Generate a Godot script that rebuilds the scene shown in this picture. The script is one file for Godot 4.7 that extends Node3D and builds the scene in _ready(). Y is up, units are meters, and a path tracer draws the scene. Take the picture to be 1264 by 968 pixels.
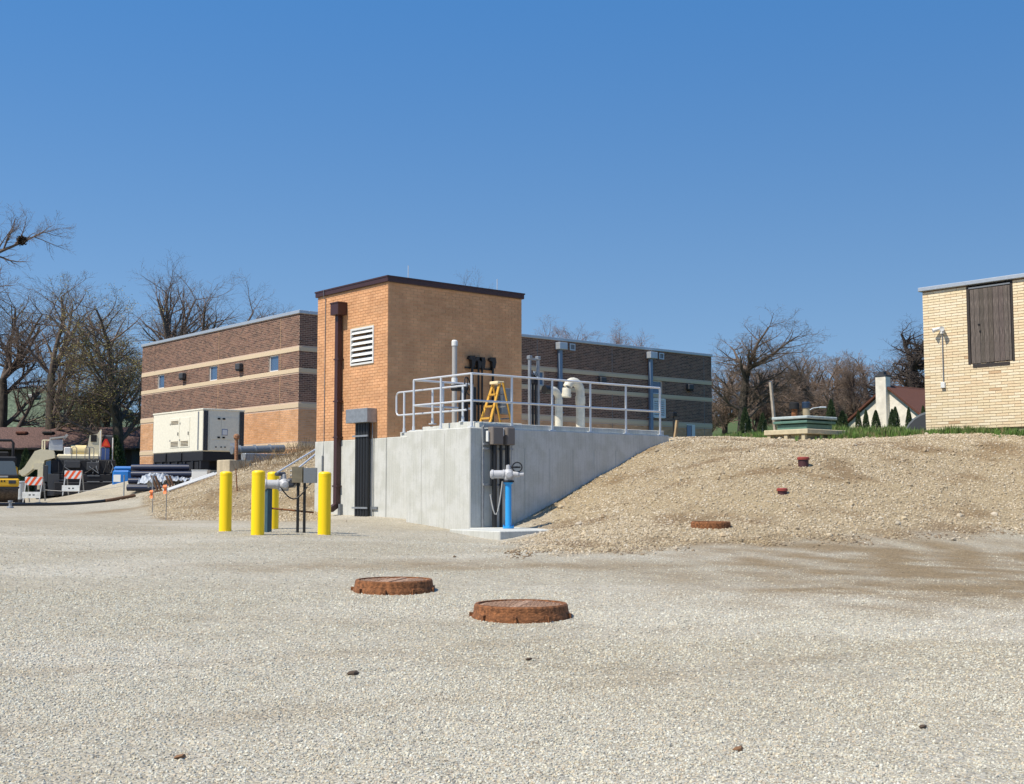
extends Node3D
# A water-works yard: gravel lot, brick control tower on a concrete platform, long banded building behind.
# World axes follow the buildings: -x faces the sun, +z faces right and towards the camera. Metres, y up.

const YAW := 40.0
var rng := RandomNumberGenerator.new()
var fn := FastNoiseLite.new()
var M := {}
var base_of := {}
var taken := {}

# ---------------------------------------------------------------- mesh builder
class MB:
	var v := PackedVector3Array()
	var n := PackedVector3Array()
	var c := PackedColorArray()
	var idx := PackedInt32Array()
	var col := Color(1, 1, 1)
	func quad(a: Vector3, b: Vector3, d: Vector3, e: Vector3, out: Vector3) -> void:
		var nn := (b - a).cross(d - a).normalized()
		var i := v.size()
		if nn.dot(out) < 0.0:
			nn = -nn
			idx.append_array(PackedInt32Array([i, i + 1, i + 2, i, i + 2, i + 3]))
		else:
			idx.append_array(PackedInt32Array([i, i + 2, i + 1, i, i + 3, i + 2]))
		v.append_array(PackedVector3Array([a, b, d, e]))
		n.append_array(PackedVector3Array([nn, nn, nn, nn]))
		c.append_array(PackedColorArray([col, col, col, col]))
	func tri(a: Vector3, b: Vector3, d: Vector3, out: Vector3) -> void:
		var nn := (b - a).cross(d - a).normalized()
		var i := v.size()
		if nn.dot(out) < 0.0:
			nn = -nn
			idx.append_array(PackedInt32Array([i, i + 1, i + 2]))
		else:
			idx.append_array(PackedInt32Array([i, i + 2, i + 1]))
		v.append_array(PackedVector3Array([a, b, d]))
		n.append_array(PackedVector3Array([nn, nn, nn]))
		c.append_array(PackedColorArray([col, col, col]))
	func obox(ce: Vector3, X: Vector3, Y: Vector3, Z: Vector3) -> MB:   # X, Y, Z half axes
		for s in [-1.0, 1.0]:
			quad(ce + X * s - Y - Z, ce + X * s + Y - Z, ce + X * s + Y + Z, ce + X * s - Y + Z, X * s)
			quad(ce + Y * s - X - Z, ce + Y * s + X - Z, ce + Y * s + X + Z, ce + Y * s - X + Z, Y * s)
			quad(ce + Z * s - X - Y, ce + Z * s + X - Y, ce + Z * s + X + Y, ce + Z * s - X + Y, Z * s)
		return self
	func box(a: Vector3, b: Vector3) -> MB:   # two corners
		var h := ((b - a) * 0.5).abs()
		return obox((a + b) * 0.5, Vector3(h.x, 0, 0), Vector3(0, h.y, 0), Vector3(0, 0, h.z))
	func bbox(a: Vector3, b: Vector3, w: float) -> MB:   # two corners, chamfered edges
		var ce := (a + b) * 0.5
		var h := ((b - a) * 0.5).abs()
		var k := h - Vector3(w, w, w)
		for ax in 3:
			var i := (ax + 1) % 3
			var j := (ax + 2) % 3
			for s in [-1.0, 1.0]:
				var p := []
				for q in [[-1, -1], [1, -1], [1, 1], [-1, 1]]:
					var r := Vector3.ZERO
					r[ax] = h[ax] * s
					r[i] = k[i] * q[0]
					r[j] = k[j] * q[1]
					p.append(ce + r)
				var o := Vector3.ZERO
				o[ax] = s
				quad(p[0], p[1], p[2], p[3], o)
				for t in [-1.0, 1.0]:
					var e := []
					for q in [[0, -1], [0, 1], [1, 1], [1, -1]]:
						var r := Vector3.ZERO
						r[ax] = (h[ax] if q[0] == 0 else k[ax]) * s
						r[i] = (k[i] if q[0] == 0 else h[i]) * t
						r[j] = k[j] * q[1]
						e.append(ce + r)
					var oo := Vector3.ZERO
					oo[ax] = s
					oo[i] = t
					quad(e[0], e[1], e[2], e[3], oo)
		for sx in [-1.0, 1.0]:
			for sy in [-1.0, 1.0]:
				for sz in [-1.0, 1.0]:
					var o := Vector3(sx, sy, sz)
					tri(ce + Vector3(h.x, k.y, k.z) * o, ce + Vector3(k.x, h.y, k.z) * o, ce + Vector3(k.x, k.y, h.z) * o, o)
		return self
	func ring(p: Vector3, t: Vector3, r: float, k: int) -> void:
		var a := t.cross(Vector3(0.13, 1, 0.07) if absf(t.y) < 0.9 else Vector3(1, 0.1, 0.2)).normalized()
		var b := t.cross(a)
		for i in k:
			var g := TAU * i / k
			var d := a * cos(g) + b * sin(g)
			v.append(p + d * r)
			n.append(d)
			c.append(col)
	func tube(pts: Array, rad: Array, k: int, caps := true) -> MB:
		var i0 := v.size()
		var m := pts.size()
		for i in m:
			var t: Vector3 = (pts[mini(i + 1, m - 1)] - pts[maxi(i - 1, 0)]).normalized()
			ring(pts[i], t, rad[mini(i, rad.size() - 1)], k)
			if i > 0:
				# keep the seam untwisted: rings share the same reference direction
				for j in k:
					var a := i0 + (i - 1) * k + j
					var b := i0 + (i - 1) * k + (j + 1) % k
					idx.append_array(PackedInt32Array([a, b + k, b, a, a + k, b + k]))
		if caps:
			for e in [0, m - 1]:
				var t: Vector3 = (pts[1] - pts[0]) if e == 0 else (pts[m - 1] - pts[m - 2])
				var o := -t.normalized() if e == 0 else t.normalized()
				var q: int = i0 + e * k
				for j in range(1, k - 1):
					tri(v[q], v[q + j], v[q + j + 1], o)
		return self
	func cyl(a: Vector3, b: Vector3, r: float, k := 16, r2 := -1.0) -> MB:
		return tube([a, b], [r, r if r2 < 0.0 else r2], k)
	func lathe(o: Vector3, prof: Array, k: int, axis := Vector3.UP) -> MB:   # prof: Vector2(radius, height)
		var a := axis.cross(Vector3(1, 0, 0.01) if absf(axis.y) > 0.5 else Vector3.UP).normalized()
		var b := axis.cross(a)
		for i in range(prof.size() - 1):
			var p: Vector2 = prof[i]
			var q: Vector2 = prof[i + 1]
			var dn := Vector2(q.y - p.y, -(q.x - p.x)).normalized()
			var i0 := v.size()
			for j in k + 1:
				var g := TAU * j / k
				var d := a * cos(g) + b * sin(g)
				for e in [p, q]:
					v.append(o + d * e.x + axis * e.y)
					n.append((d * dn.x + axis * dn.y).normalized())
					c.append(col)
			for j in k:
				var w := i0 + j * 2
				idx.append_array(PackedInt32Array([w, w + 1, w + 3, w, w + 3, w + 2]))
		return self
	func prism(poly: PackedVector2Array, o: Vector3, X: Vector3, Y: Vector3, Z: Vector3) -> MB:   # polygon in X,Y pushed by Z
		var t := Geometry2D.triangulate_polygon(poly)
		var cen := Vector2.ZERO
		for p in poly: cen += p / poly.size()
		for s in [0.0, 1.0]:
			for i in range(0, t.size(), 3):
				var q := []
				for j in 3:
					var p := poly[t[i + j]]
					q.append(o + X * p.x + Y * p.y + Z * s)
				tri(q[0], q[1], q[2], Z * (s * 2.0 - 1.0))
		var cw := Geometry2D.is_polygon_clockwise(poly)
		for i in poly.size():
			var p := poly[i]
			var r := poly[(i + 1) % poly.size()]
			var e := (r - p).normalized()
			var nn := Vector2(-e.y, e.x) if cw else Vector2(e.y, -e.x)
			var a := o + X * p.x + Y * p.y
			var b := o + X * r.x + Y * r.y
			quad(a, b, b + Z, a + Z, X * nn.x + Y * nn.y)
		return self
	func torus(ce: Vector3, axis: Vector3, R: float, r: float, k := 24) -> MB:
		var a := axis.cross(Vector3.UP if absf(axis.y) < 0.9 else Vector3.RIGHT).normalized()
		var b := axis.cross(a)
		var i0 := v.size()
		for i in k:
			var d := a * cos(TAU * i / k) + b * sin(TAU * i / k)
			for j in 6:
				var e := d * cos(TAU * j / 6.0) + axis * sin(TAU * j / 6.0)
				v.append(ce + d * R + e * r)
				n.append(e)
				c.append(col)
		for i in k:
			for j in 6:
				var p := i0 + i * 6 + j
				var q := i0 + i * 6 + (j + 1) % 6
				var p2 := i0 + ((i + 1) % k) * 6 + j
				var q2 := i0 + ((i + 1) % k) * 6 + (j + 1) % 6
				idx.append_array(PackedInt32Array([p, q, q2, p, q2, p2]))
		return self
	func mesh(mat: Material, o := Vector3.ZERO) -> ArrayMesh:
		var a := []
		a.resize(Mesh.ARRAY_MAX)
		if o != Vector3.ZERO:
			for i in v.size(): v[i] -= o
		a[Mesh.ARRAY_VERTEX] = v
		a[Mesh.ARRAY_NORMAL] = n
		a[Mesh.ARRAY_COLOR] = c
		a[Mesh.ARRAY_INDEX] = idx
		var m := ArrayMesh.new()
		m.add_surface_from_arrays(Mesh.PRIMITIVE_TRIANGLES, a)
		m.surface_set_material(0, mat)
		return m

# ---------------------------------------------------------------- nodes
func numbered(called: String) -> String:
	var k: int = taken.get(called, 0)
	taken[called] = k + 1
	return called if k == 0 else "%s_%03d" % [called, k]

func tag(o: Node, label: String, category := "", group := "", kind := "") -> Node:
	if label: o.set_meta("label", label)
	if category: o.set_meta("category", category)
	if group: o.set_meta("group", group)
	if kind: o.set_meta("kind", kind)
	return o

func thing(called: String, label: String, category: String, at := Vector3.ZERO, turn := 0.0, group := "") -> Node3D:
	var o := Node3D.new()
	o.name = numbered(called)
	add_child(o)
	o.position = at
	o.rotation_degrees.y = turn
	tag(o, label, category, group)
	base_of[o] = at if turn == 0.0 else Vector3.ZERO
	return o

# commits a builder as one named mesh; geometry of unturned things is written in world coordinates, of turned ones in their own
func part(called: String, b: MB, mat: String, parent: Node, kind := "") -> MeshInstance3D:
	var o := MeshInstance3D.new()
	var off: Vector3 = base_of.get(parent, Vector3.ZERO)
	o.mesh = b.mesh(M[mat], off)
	o.name = called
	parent.add_child(o, true)
	base_of[o] = off
	if kind: o.set_meta("kind", kind)
	return o

func share(called: String, m: Mesh, at: Vector3, parent: Node) -> MeshInstance3D:
	var o := MeshInstance3D.new()
	o.mesh = m
	o.name = called
	var off: Vector3 = base_of.get(parent, Vector3.ZERO)
	o.position = at - off
	parent.add_child(o, true)
	return o

func copy(src: Node3D, at: Vector3, turn := 0.0, label := "", sc := Vector3.ONE) -> Node3D:
	var r: Node3D = src.duplicate()
	var nm := String(src.name)
	r.name = numbered(nm.rsplit("_", true, 1)[0] if nm.right(4).begins_with("_") and nm.right(3).is_valid_int() else nm)
	add_child(r)
	r.position = at
	r.rotation_degrees.y = turn
	r.scale = sc
	if label: r.set_meta("label", label)
	return r

# (s, d): metres to the right of and away from the point where the photographer stands
func W(s: float, d: float, y := 0.0) -> Vector3:
	var a := deg_to_rad(YAW)
	return Vector3(s * cos(a) + d * sin(a), y, s * sin(a) - d * cos(a))
func SD(p: Vector3) -> Vector2:
	var a := deg_to_rad(YAW)
	return Vector2(p.x * cos(a) + p.z * sin(a), p.x * sin(a) - p.z * cos(a))
func onground(s: float, d: float, up := 0.0) -> Vector3:
	return W(s, d, H(s, d) + up)

# ---------------------------------------------------------------- materials
func srgb(r: int, g: int, b: int) -> Color:
	return Color(r / 255.0, g / 255.0, b / 255.0)
func lin(r: float, g: float, b: float) -> Color:
	return Color(r, g, b)

func noise_image(size: int, freq: float, oct: int, seed_: int, lo: float, hi: float, contrast := 1.0) -> ImageTexture:
	var f := FastNoiseLite.new()
	f.seed = seed_
	f.noise_type = FastNoiseLite.TYPE_SIMPLEX_SMOOTH
	f.frequency = freq
	f.fractal_octaves = oct
	f.fractal_gain = 0.6
	var src := f.get_seamless_image(size, size)
	var im := Image.create(size, size, true, Image.FORMAT_RGB8)
	for y in size:
		for x in size:
			var t := clampf((src.get_pixel(x, y).r - 0.5) * contrast + 0.5, 0.0, 1.0)
			var g := lerpf(lo, hi, t)
			im.set_pixel(x, y, Color(g, g, g))
	im.generate_mipmaps()
	return ImageTexture.create_from_image(im)

var T := {}
func mat(called: String, color: Color, rough: float, tex := "", scale := Vector3.ONE, bump := "", bump_cm := 0.0, metal := 0.0) -> StandardMaterial3D:
	var m := StandardMaterial3D.new()
	m.albedo_color = color
	m.roughness = rough
	m.metallic = metal
	m.vertex_color_use_as_albedo = true
	if tex:
		m.albedo_texture = T[tex]
		m.uv1_triplanar = true
		m.uv1_world_triplanar = true
		m.uv1_scale = scale
	if bump:
		m.heightmap_enabled = true
		m.heightmap_texture = T[bump]
		m.heightmap_scale = bump_cm
		m.uv1_triplanar = true
		m.uv1_world_triplanar = true
		m.uv1_scale = scale
	M[called] = m
	return m

func gravel_textures() -> void:
	var f := FastNoiseLite.new()
	f.noise_type = FastNoiseLite.TYPE_CELLULAR
	f.seed = 7
	f.frequency = 0.055
	f.cellular_return_type = FastNoiseLite.RETURN_CELL_VALUE
	f.fractal_type = FastNoiseLite.FRACTAL_NONE
	var a := f.get_seamless_image(512, 512)
	f.cellular_return_type = FastNoiseLite.RETURN_DISTANCE2_SUB
	var b := f.get_seamless_image(512, 512)
	f.cellular_return_type = FastNoiseLite.RETURN_CELL_VALUE
	f.frequency = 0.11
	f.seed = 21
	var e := f.get_seamless_image(512, 512)
	var im := Image.create(512, 512, true, Image.FORMAT_RGB8)
	var hm := Image.create(512, 512, true, Image.FORMAT_RGB8)
	for y in 512:
		for x in 512:
			var t := a.get_pixel(x, y).r * 0.6 + e.get_pixel(x, y).r * 0.4
			var q := fmod(t * 37.0, 1.0)
			var g := lerpf(0.72, 1.0, t)
			im.set_pixel(x, y, Color(g, g * lerpf(0.95, 1.0, q), g * lerpf(0.86, 1.0, q)))
			var h := clampf(b.get_pixel(x, y).r * 1.4 + t * 0.4, 0.0, 1.0)
			hm.set_pixel(x, y, Color(h, h, h))
	im.generate_mipmaps()
	hm.generate_mipmaps()
	T.gravel = ImageTexture.create_from_image(im)
	T.gravel_h = ImageTexture.create_from_image(hm)

func make_materials() -> void:
	T.grain = noise_image(256, 0.05, 5, 3, 0.95, 1.0, 1.5)
	T.blotch = noise_image(256, 0.012, 5, 9, 0.90, 1.0, 1.6)
	T.streak = noise_image(256, 0.018, 5, 15, 0.92, 1.0, 1.7)
	T.wood = noise_image(256, 0.03, 4, 16, 0.70, 1.0, 1.7)
	T.rough = noise_image(256, 0.08, 5, 33, 0.0, 1.0, 1.6)
	T.rust = noise_image(256, 0.03, 5, 27, 0.58, 1.0, 1.9)
	# concrete: cloudy pour marks, fine grain and faint vertical runs
	var ca := FastNoiseLite.new()
	ca.seed = 61
	ca.frequency = 0.008
	ca.fractal_octaves = 5
	var cb := ca.get_seamless_image(512, 512)
	ca.seed = 62
	ca.frequency = 0.09
	var cc := ca.get_seamless_image(512, 512)
	var ci := Image.create(512, 512, true, Image.FORMAT_RGB8)
	for y in 512:
		for x in 512:
			var a := smooth(0.25, 0.8, cb.get_pixel(x, y).r)
			var b := cc.get_pixel(x, y).r
			var e := cc.get_pixel(x, (y / 24) % 512).r
			var g := 1.0 - 0.05 * (1.0 - a) - 0.05 * (1.0 - b) - 0.045 * smooth(0.45, 0.75, 1.0 - e)
			ci.set_pixel(x, y, Color(g, g, g * (0.985 + 0.015 * a)))
	ci.generate_mipmaps()
	T.concrete = ImageTexture.create_from_image(ci)
	gravel_textures()
	mat("ground", Color(1, 1, 1), 1.0, "gravel", Vector3(1.1, 1.1, 1.1), "gravel_h", 1.2)
	mat("stone", Color(1, 1, 1), 0.95)
	mat("concrete", srgb(202, 202, 196), 0.9, "concrete", Vector3(0.42, 0.42, 0.42), "rough", 0.08)
	mat("concrete_tan", srgb(190, 176, 150), 0.95, "blotch", Vector3(0.7, 0.7, 0.7), "rough", 0.3)
	mat("mortar", srgb(206, 170, 128), 0.95, "grain", Vector3(1.5, 1.5, 1.5))
	mat("mortar_brown", srgb(196, 172, 152), 0.95, "grain", Vector3(1.5, 1.5, 1.5))
	mat("downpipe_blue", srgb(118, 136, 158), 0.45, "grain", Vector3(2, 2, 2), "", 0.0, 0.3)
	mat("mortar_cream", srgb(142, 112, 82), 0.95, "grain", Vector3(1.5, 1.5, 1.5))
	mat("brick", Color(1, 1, 1), 0.85, "blotch", Vector3(0.35, 0.35, 0.35), "rough", 0.1)
	mat("brick_glazed", Color(1, 1, 1), 0.6, "grain", Vector3(1.1, 1.1, 1.1), "rough", 0.1)
	mat("limestone", srgb(206, 186, 156), 0.9, "grain", Vector3(1.2, 1.2, 1.2), "rough", 0.15)
	mat("coping", srgb(190, 196, 202), 0.45, "grain", Vector3(0.5, 0.5, 0.5), "", 0.0, 0.5)
	mat("brown_metal", srgb(66, 40, 38), 0.45, "grain", Vector3(0.6, 0.6, 0.6))
	mat("aluminium", srgb(222, 224, 226), 0.4, "grain", Vector3(3, 3, 3), "", 0.0, 0.35)
	mat("galvanised", srgb(158, 162, 166), 0.5, "blotch", Vector3(2.5, 2.5, 2.5), "", 0.0, 0.5)
	mat("steel_grey", srgb(128, 132, 136), 0.5, "grain", Vector3(1.5, 1.5, 1.5), "", 0.0, 0.3)
	mat("louvre_metal", srgb(214, 214, 210), 0.5)
	mat("dark", srgb(24, 24, 26), 0.8)
	mat("black_pipe", srgb(30, 31, 33), 0.45, "grain", Vector3(3, 3, 3))
	mat("black_paint", srgb(26, 28, 34), 0.75, "blotch", Vector3(1.5, 1.5, 1.5))
	mat("dark_grey", srgb(62, 64, 68), 0.6, "grain", Vector3(2, 2, 2))
	mat("pvc", srgb(222, 216, 198), 0.5, "blotch", Vector3(2, 2, 2))
	mat("pvc_white", srgb(226, 226, 222), 0.5, "grain", Vector3(3, 3, 3))
	mat("pvc_grey", srgb(172, 170, 166), 0.55, "grain", Vector3(3, 3, 3))
	mat("yellow", srgb(252, 212, 2), 0.45)
	mat("ladder_yellow", srgb(206, 156, 60), 0.55, "grain", Vector3(3, 3, 3))
	mat("teal_paint", srgb(52, 84, 98), 0.5, "blotch", Vector3(3, 3, 3))
	mat("blue_paint", srgb(46, 158, 226), 0.4, "grain", Vector3(3, 3, 3))
	mat("blue_plastic", srgb(28, 112, 190), 0.45, "blotch", Vector3(1.5, 1.5, 1.5))
	mat("actuator_grey", srgb(186, 186, 188), 0.45, "blotch", Vector3(4, 4, 4))
	mat("actuator_dark", srgb(66, 72, 84), 0.5, "grain", Vector3(3, 3, 3))
	mat("box_tan", srgb(168, 152, 122), 0.6, "blotch", Vector3(2, 2, 2))
	mat("rusty_iron", srgb(160, 104, 64), 0.95, "rust", Vector3(2.4, 2.4, 2.4), "rough", 0.6)
	mat("rusty_cover", srgb(208, 168, 138), 0.9, "rust", Vector3(3.5, 3.5, 3.5), "rough", 0.5)
	mat("rusty_pipe", srgb(186, 136, 102), 0.9, "rust", Vector3(3, 3, 3), "rough", 0.4)
	mat("red_plastic", srgb(150, 66, 54), 0.5, "blotch", Vector3(5, 5, 5))
	mat("cream_paint", srgb(226, 216, 184), 0.5, "grain", Vector3(0.8, 0.8, 0.8))
	mat("gen_cream", srgb(232, 226, 206), 0.5, "grain", Vector3(0.6, 0.6, 0.6))
	mat("green_box", srgb(92, 128, 116), 0.6, "blotch", Vector3(2, 2, 2))
	mat("white_board", srgb(222, 226, 226), 0.6, "blotch", Vector3(2, 2, 2))
	mat("orange", srgb(226, 84, 30), 0.6)
	mat("orange_flag", srgb(240, 128, 70), 0.7)
	mat("wood_grey", srgb(118, 108, 101), 0.95, "wood", Vector3(9, 0.5, 9), "wood", 1.0)
	mat("wood_tan", srgb(186, 160, 122), 0.9, "wood", Vector3(8, 0.6, 8))
	mat("bark", Color(1, 1, 1), 0.95, "rust", Vector3(0.8, 0.25, 0.8))
	mat("twig", Color(1, 1, 1), 0.95)
	var lf := mat("leaf", Color(1, 1, 1), 0.8)
	lf.cull_mode = BaseMaterial3D.CULL_DISABLED
	lf.backlight_enabled = true
	lf.backlight = Color(0.3, 0.3, 0.2)
	var gr := mat("grass", Color(1, 1, 1), 0.8)
	gr.cull_mode = BaseMaterial3D.CULL_DISABLED
	gr.backlight_enabled = true
	gr.backlight = Color(0.4, 0.4, 0.3)
	mat("stucco", srgb(238, 230, 214), 0.95, "blotch", Vector3(0.2, 0.2, 0.2), "rough", 0.6)
	mat("shingle_brown", srgb(122, 76, 60), 0.95, "rust", Vector3(1.3, 1.3, 1.3), "rough", 1.0)
	mat("shingle_green", srgb(112, 128, 104), 0.95, "rust", Vector3(0.5, 0.5, 0.5), "rough", 1.0)
	mat("shingle_mauve", srgb(120, 92, 84), 0.95, "rust", Vector3(1.1, 1.1, 1.1), "rough", 1.0)
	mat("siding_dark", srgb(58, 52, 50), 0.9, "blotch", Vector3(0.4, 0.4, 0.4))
	mat("tarp", srgb(176, 182, 190), 0.5, "blotch", Vector3(1.2, 1.2, 1.2))
	mat("drum_steel", srgb(104, 88, 74), 0.5, "rust", Vector3(1, 3, 3), "", 0.0, 0.4)
	mat("hood_grey", srgb(100, 112, 120), 0.5, "grain", Vector3(1.5, 1.5, 1.5))
	var g := mat("glass", srgb(70, 92, 120), 0.06)
	g.metallic = 0.0
	g.metallic_specular = 0.9
	mat("ladder_cap", srgb(232, 212, 168), 0.6)
	mat("box_brown", srgb(120, 112, 106), 0.6, "grain", Vector3(3, 3, 3))
	mat("cap_dark", srgb(74, 40, 44), 0.6, "grain", Vector3(4, 4, 4))
	mat("cap_blue", srgb(36, 52, 72), 0.4)
	mat("concrete_base", srgb(206, 192, 160), 0.95, "blotch", Vector3(1, 1, 1), "rough", 0.2)
	mat("dark_green", srgb(24, 62, 52), 0.7)
	mat("green_lid", srgb(178, 190, 190), 0.6, "blotch", Vector3(1.5, 1.5, 1.5))
	mat("wood_pale", srgb(190, 180, 164), 0.95, "wood", Vector3(8, 0.6, 8))
	mat("sign_red", srgb(200, 40, 30), 0.5)
	mat("tank_cream", srgb(226, 206, 150), 0.5, "grain", Vector3(1, 1, 1))
	mat("roller_yellow", srgb(222, 172, 36), 0.5, "grain", Vector3(1.5, 1.5, 1.5))
	mat("pipe_navy", srgb(34, 42, 66), 0.4, "grain", Vector3(2, 2, 2))
	mat("wood_brown", srgb(118, 88, 66), 0.9, "wood", Vector3(8, 0.8, 8))
	mat("screen_blue", srgb(60, 86, 140), 0.5)

# ---------------------------------------------------------------- terrain
const S0 := -34.0
const S1 := 30.0
const D0 := -7.0
const D1 := 66.0
const CELL := 0.4
var table := PackedFloat32Array()
var tn := 0
var tm := 0

func smooth(a: float, b: float, x: float) -> float:
	var t := clampf((x - a) / (b - a), 0.0, 1.0)
	return t * t * (3.0 - 2.0 * t)

func lot(d: float) -> float:
	if d < 20.0: return 0.0357 * d
	if d < 25.0: return 0.714 + (d - 20.0) * 0.008
	return 0.754 + (d - 25.0) * 0.0235

func far(s: float, d: float) -> float:
	return lerpf(1.45, 1.3 + maxf(d - 20.0, 0.0) * 0.056, smooth(-0.12, 0.2, s / maxf(d, 1.0)))

func build_table() -> void:
	var P := []
	# the lot, a plane that rises gently away from the photographer
	for d in [-8.0, -2.0, 4.0, 9.0, 13.0, 16.0]:
		for s in [-22.0, -11.0, -4.0, 1.0, 6.0, 13.0, 24.0]:
			if d < 14.0 or s < 6.0: P.append([s, d, lot(d)])
	P += [[-12, 20, 0.72], [-7, 20, 0.73], [-4.3, 21, 0.76], [-2.2, 21, 0.7], [-5.2, 22.5, 0.77], [-1.2, 22, 0.60], [-0.3, 22.1, 0.57], [-1.1, 23.75, 0.73], [-1.6, 23.2, 0.70], [-0.3, 20.5, 0.64],
		[-1.8, 24.6, 0.72], [-3.0, 25.5, 0.80], [-3.4, 27, 0.86], [-4.3, 28.5, 0.88], [-16, 26, 0.85], [-12, 28, 0.88], [-20, 34, 1.0], [-15, 34, 0.98], [-15, 38, 1.05], [-22, 44, 1.1], [-17, 46, 1.16], [-18, 50, 1.26], [-26, 52, 1.25], [-30, 62, 1.4], [-20, 62, 1.5],
		# the bank against the platform wall and to the right of it
		[-0.6, 24.0, 0.66], [-0.03, 25.5, 0.80], [0.48, 25.9, 1.05], [1.18, 26.5, 1.42], [1.93, 27.1, 1.83], [2.51, 27.6, 2.12], [3.11, 28.1, 2.42], [3.65, 28.6, 2.63],
		[-0.2, 17.4, 0.63], [1.0, 17.2, 0.63], [0.6, 22.6, 0.74], [1.2, 24.0, 0.90], [0.9, 20.0, 0.70], [2.5, 20.2, 0.86], [2.6, 24.0, 1.36], [3.31, 20.6, 0.92], [4.93, 22.5, 1.44], [5.68, 24.0, 2.0], [4.2, 26.4, 2.25], [4.6, 28.4, 2.66], [6.0, 28.6, 2.68], [7.0, 26.6, 2.5],
		[3.0, 17.6, 0.66], [5.0, 19.0, 0.72], [8.9, 21.2, 0.80], [8.9, 24.2, 1.75], [9.6, 27.0, 2.60], [12.0, 22.0, 0.95], [12.2, 27.2, 2.62], [12, 31, 2.80], [8.5, 31, 2.86], [8.6, 34.5, 3.14], [11.2, 35, 3.14], [6.2, 33, 2.85], [17, 24, 1.2], [18, 29, 2.6], [20, 35, 3.0],
		[9, 40, 3.3], [4, 36, 2.75], [16, 45, 3.3], [6, 52, 3.2], [16, 60, 3.9], [26, 60, 4.2],
		# the mound to the left of the tower
		[-9.4, 32.0, 0.92], [-8.1, 28.6, 0.83], [-5.5, 27.4, 0.84], [-10.8, 36.5, 1.12], [-7.8, 33, 1.42], [-7.2, 35, 1.86], [-6.9, 38, 2.42], [-7.0, 41.5, 2.86], [-8.4, 38, 2.15], [-9.7, 38, 1.68], [-11.4, 40, 1.46], [-14, 44, 1.36], [-12.8, 43.6, 1.55], [-11.2, 41.6, 1.62],
		[-5.4, 30.5, 1.02], [-4.8, 34, 1.9], [-13.6, 47.5, 2.35], [-11.2, 45.2, 2.40], [-10.0, 46.8, 2.45], [-15, 54, 2.45], [-6, 46, 2.9], [-2, 40, 2.8]]
	var n := P.size()
	var A := []
	for i in n + 3:
		var row := PackedFloat64Array()
		row.resize(n + 4)
		A.append(row)
	for i in n:
		for j in n:
			var r2: float = pow(P[i][0] - P[j][0], 2.0) + pow(P[i][1] - P[j][1], 2.0)
			A[i][j] = 0.5 * r2 * log(r2) if r2 > 1e-9 else 0.02
		A[i][n] = 1.0
		A[i][n + 1] = P[i][0]
		A[i][n + 2] = P[i][1]
		A[n][i] = 1.0
		A[n + 1][i] = P[i][0]
		A[n + 2][i] = P[i][1]
		A[i][n + 3] = P[i][2]
	var m := n + 3
	for c in m:
		var best := c
		for r in range(c + 1, m):
			if absf(A[r][c]) > absf(A[best][c]): best = r
		var sw = A[c]
		A[c] = A[best]
		A[best] = sw
		var pr: PackedFloat64Array = A[c]
		var pv := pr[c]
		for r in range(c + 1, m):
			var rr: PackedFloat64Array = A[r]
			var k := rr[c] / pv
			if k != 0.0:
				for q in range(c, m + 1): rr[q] -= k * pr[q]
				A[r] = rr
	var w := PackedFloat64Array()
	w.resize(m)
	for c in range(m - 1, -1, -1):
		var t: float = A[c][m]
		for q in range(c + 1, m): t -= A[c][q] * w[q]
		w[c] = t / A[c][c]
	tn = int((S1 - S0) / CELL) + 1
	tm = int((D1 - D0) / CELL) + 1
	table.resize(tn * tm)
	var px := PackedFloat64Array()
	var py := PackedFloat64Array()
	for p in P:
		px.append(p[0])
		py.append(p[1])
	for j in tm:
		var d := D0 + j * CELL
		for i in tn:
			var s := S0 + i * CELL
			var h := w[n] + w[n + 1] * s + w[n + 2] * d
			for q in n:
				var dx := s - px[q]
				var dy := d - py[q]
				var r2 := dx * dx + dy * dy
				if r2 > 1e-9: h += w[q] * 0.5 * r2 * log(r2)
			# lumps of the tipped stone
			var hb := clampf((h - lot(d)) * 1.5, 0.0, 1.0)
			h += fn.get_noise_2d(s * 1.3, d * 1.3) * (0.012 + 0.085 * hb) + fn.get_noise_2d(s * 5.0 + 90.0, d * 5.0) * (0.006 + 0.04 * hb)
			table[j * tn + i] = h

func H(s: float, d: float) -> float:
	var u := clampf((s - S0) / CELL, 0.0, tn - 1.001)
	var v := clampf((d - D0) / CELL, 0.0, tm - 1.001)
	var i := int(u)
	var j := int(v)
	u -= i
	v -= j
	var k := j * tn + i
	var h := lerpf(lerpf(table[k], table[k + 1], u), lerpf(table[k + tn], table[k + tn + 1], u), v)
	var e := maxf(maxf(smooth(54.0, 65.0, d), smooth(S1 - 6.0, S1, s)), smooth(S0 + 6.0, S0, s))
	return h if e == 0.0 else lerpf(h, far(s, d), e)

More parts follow.
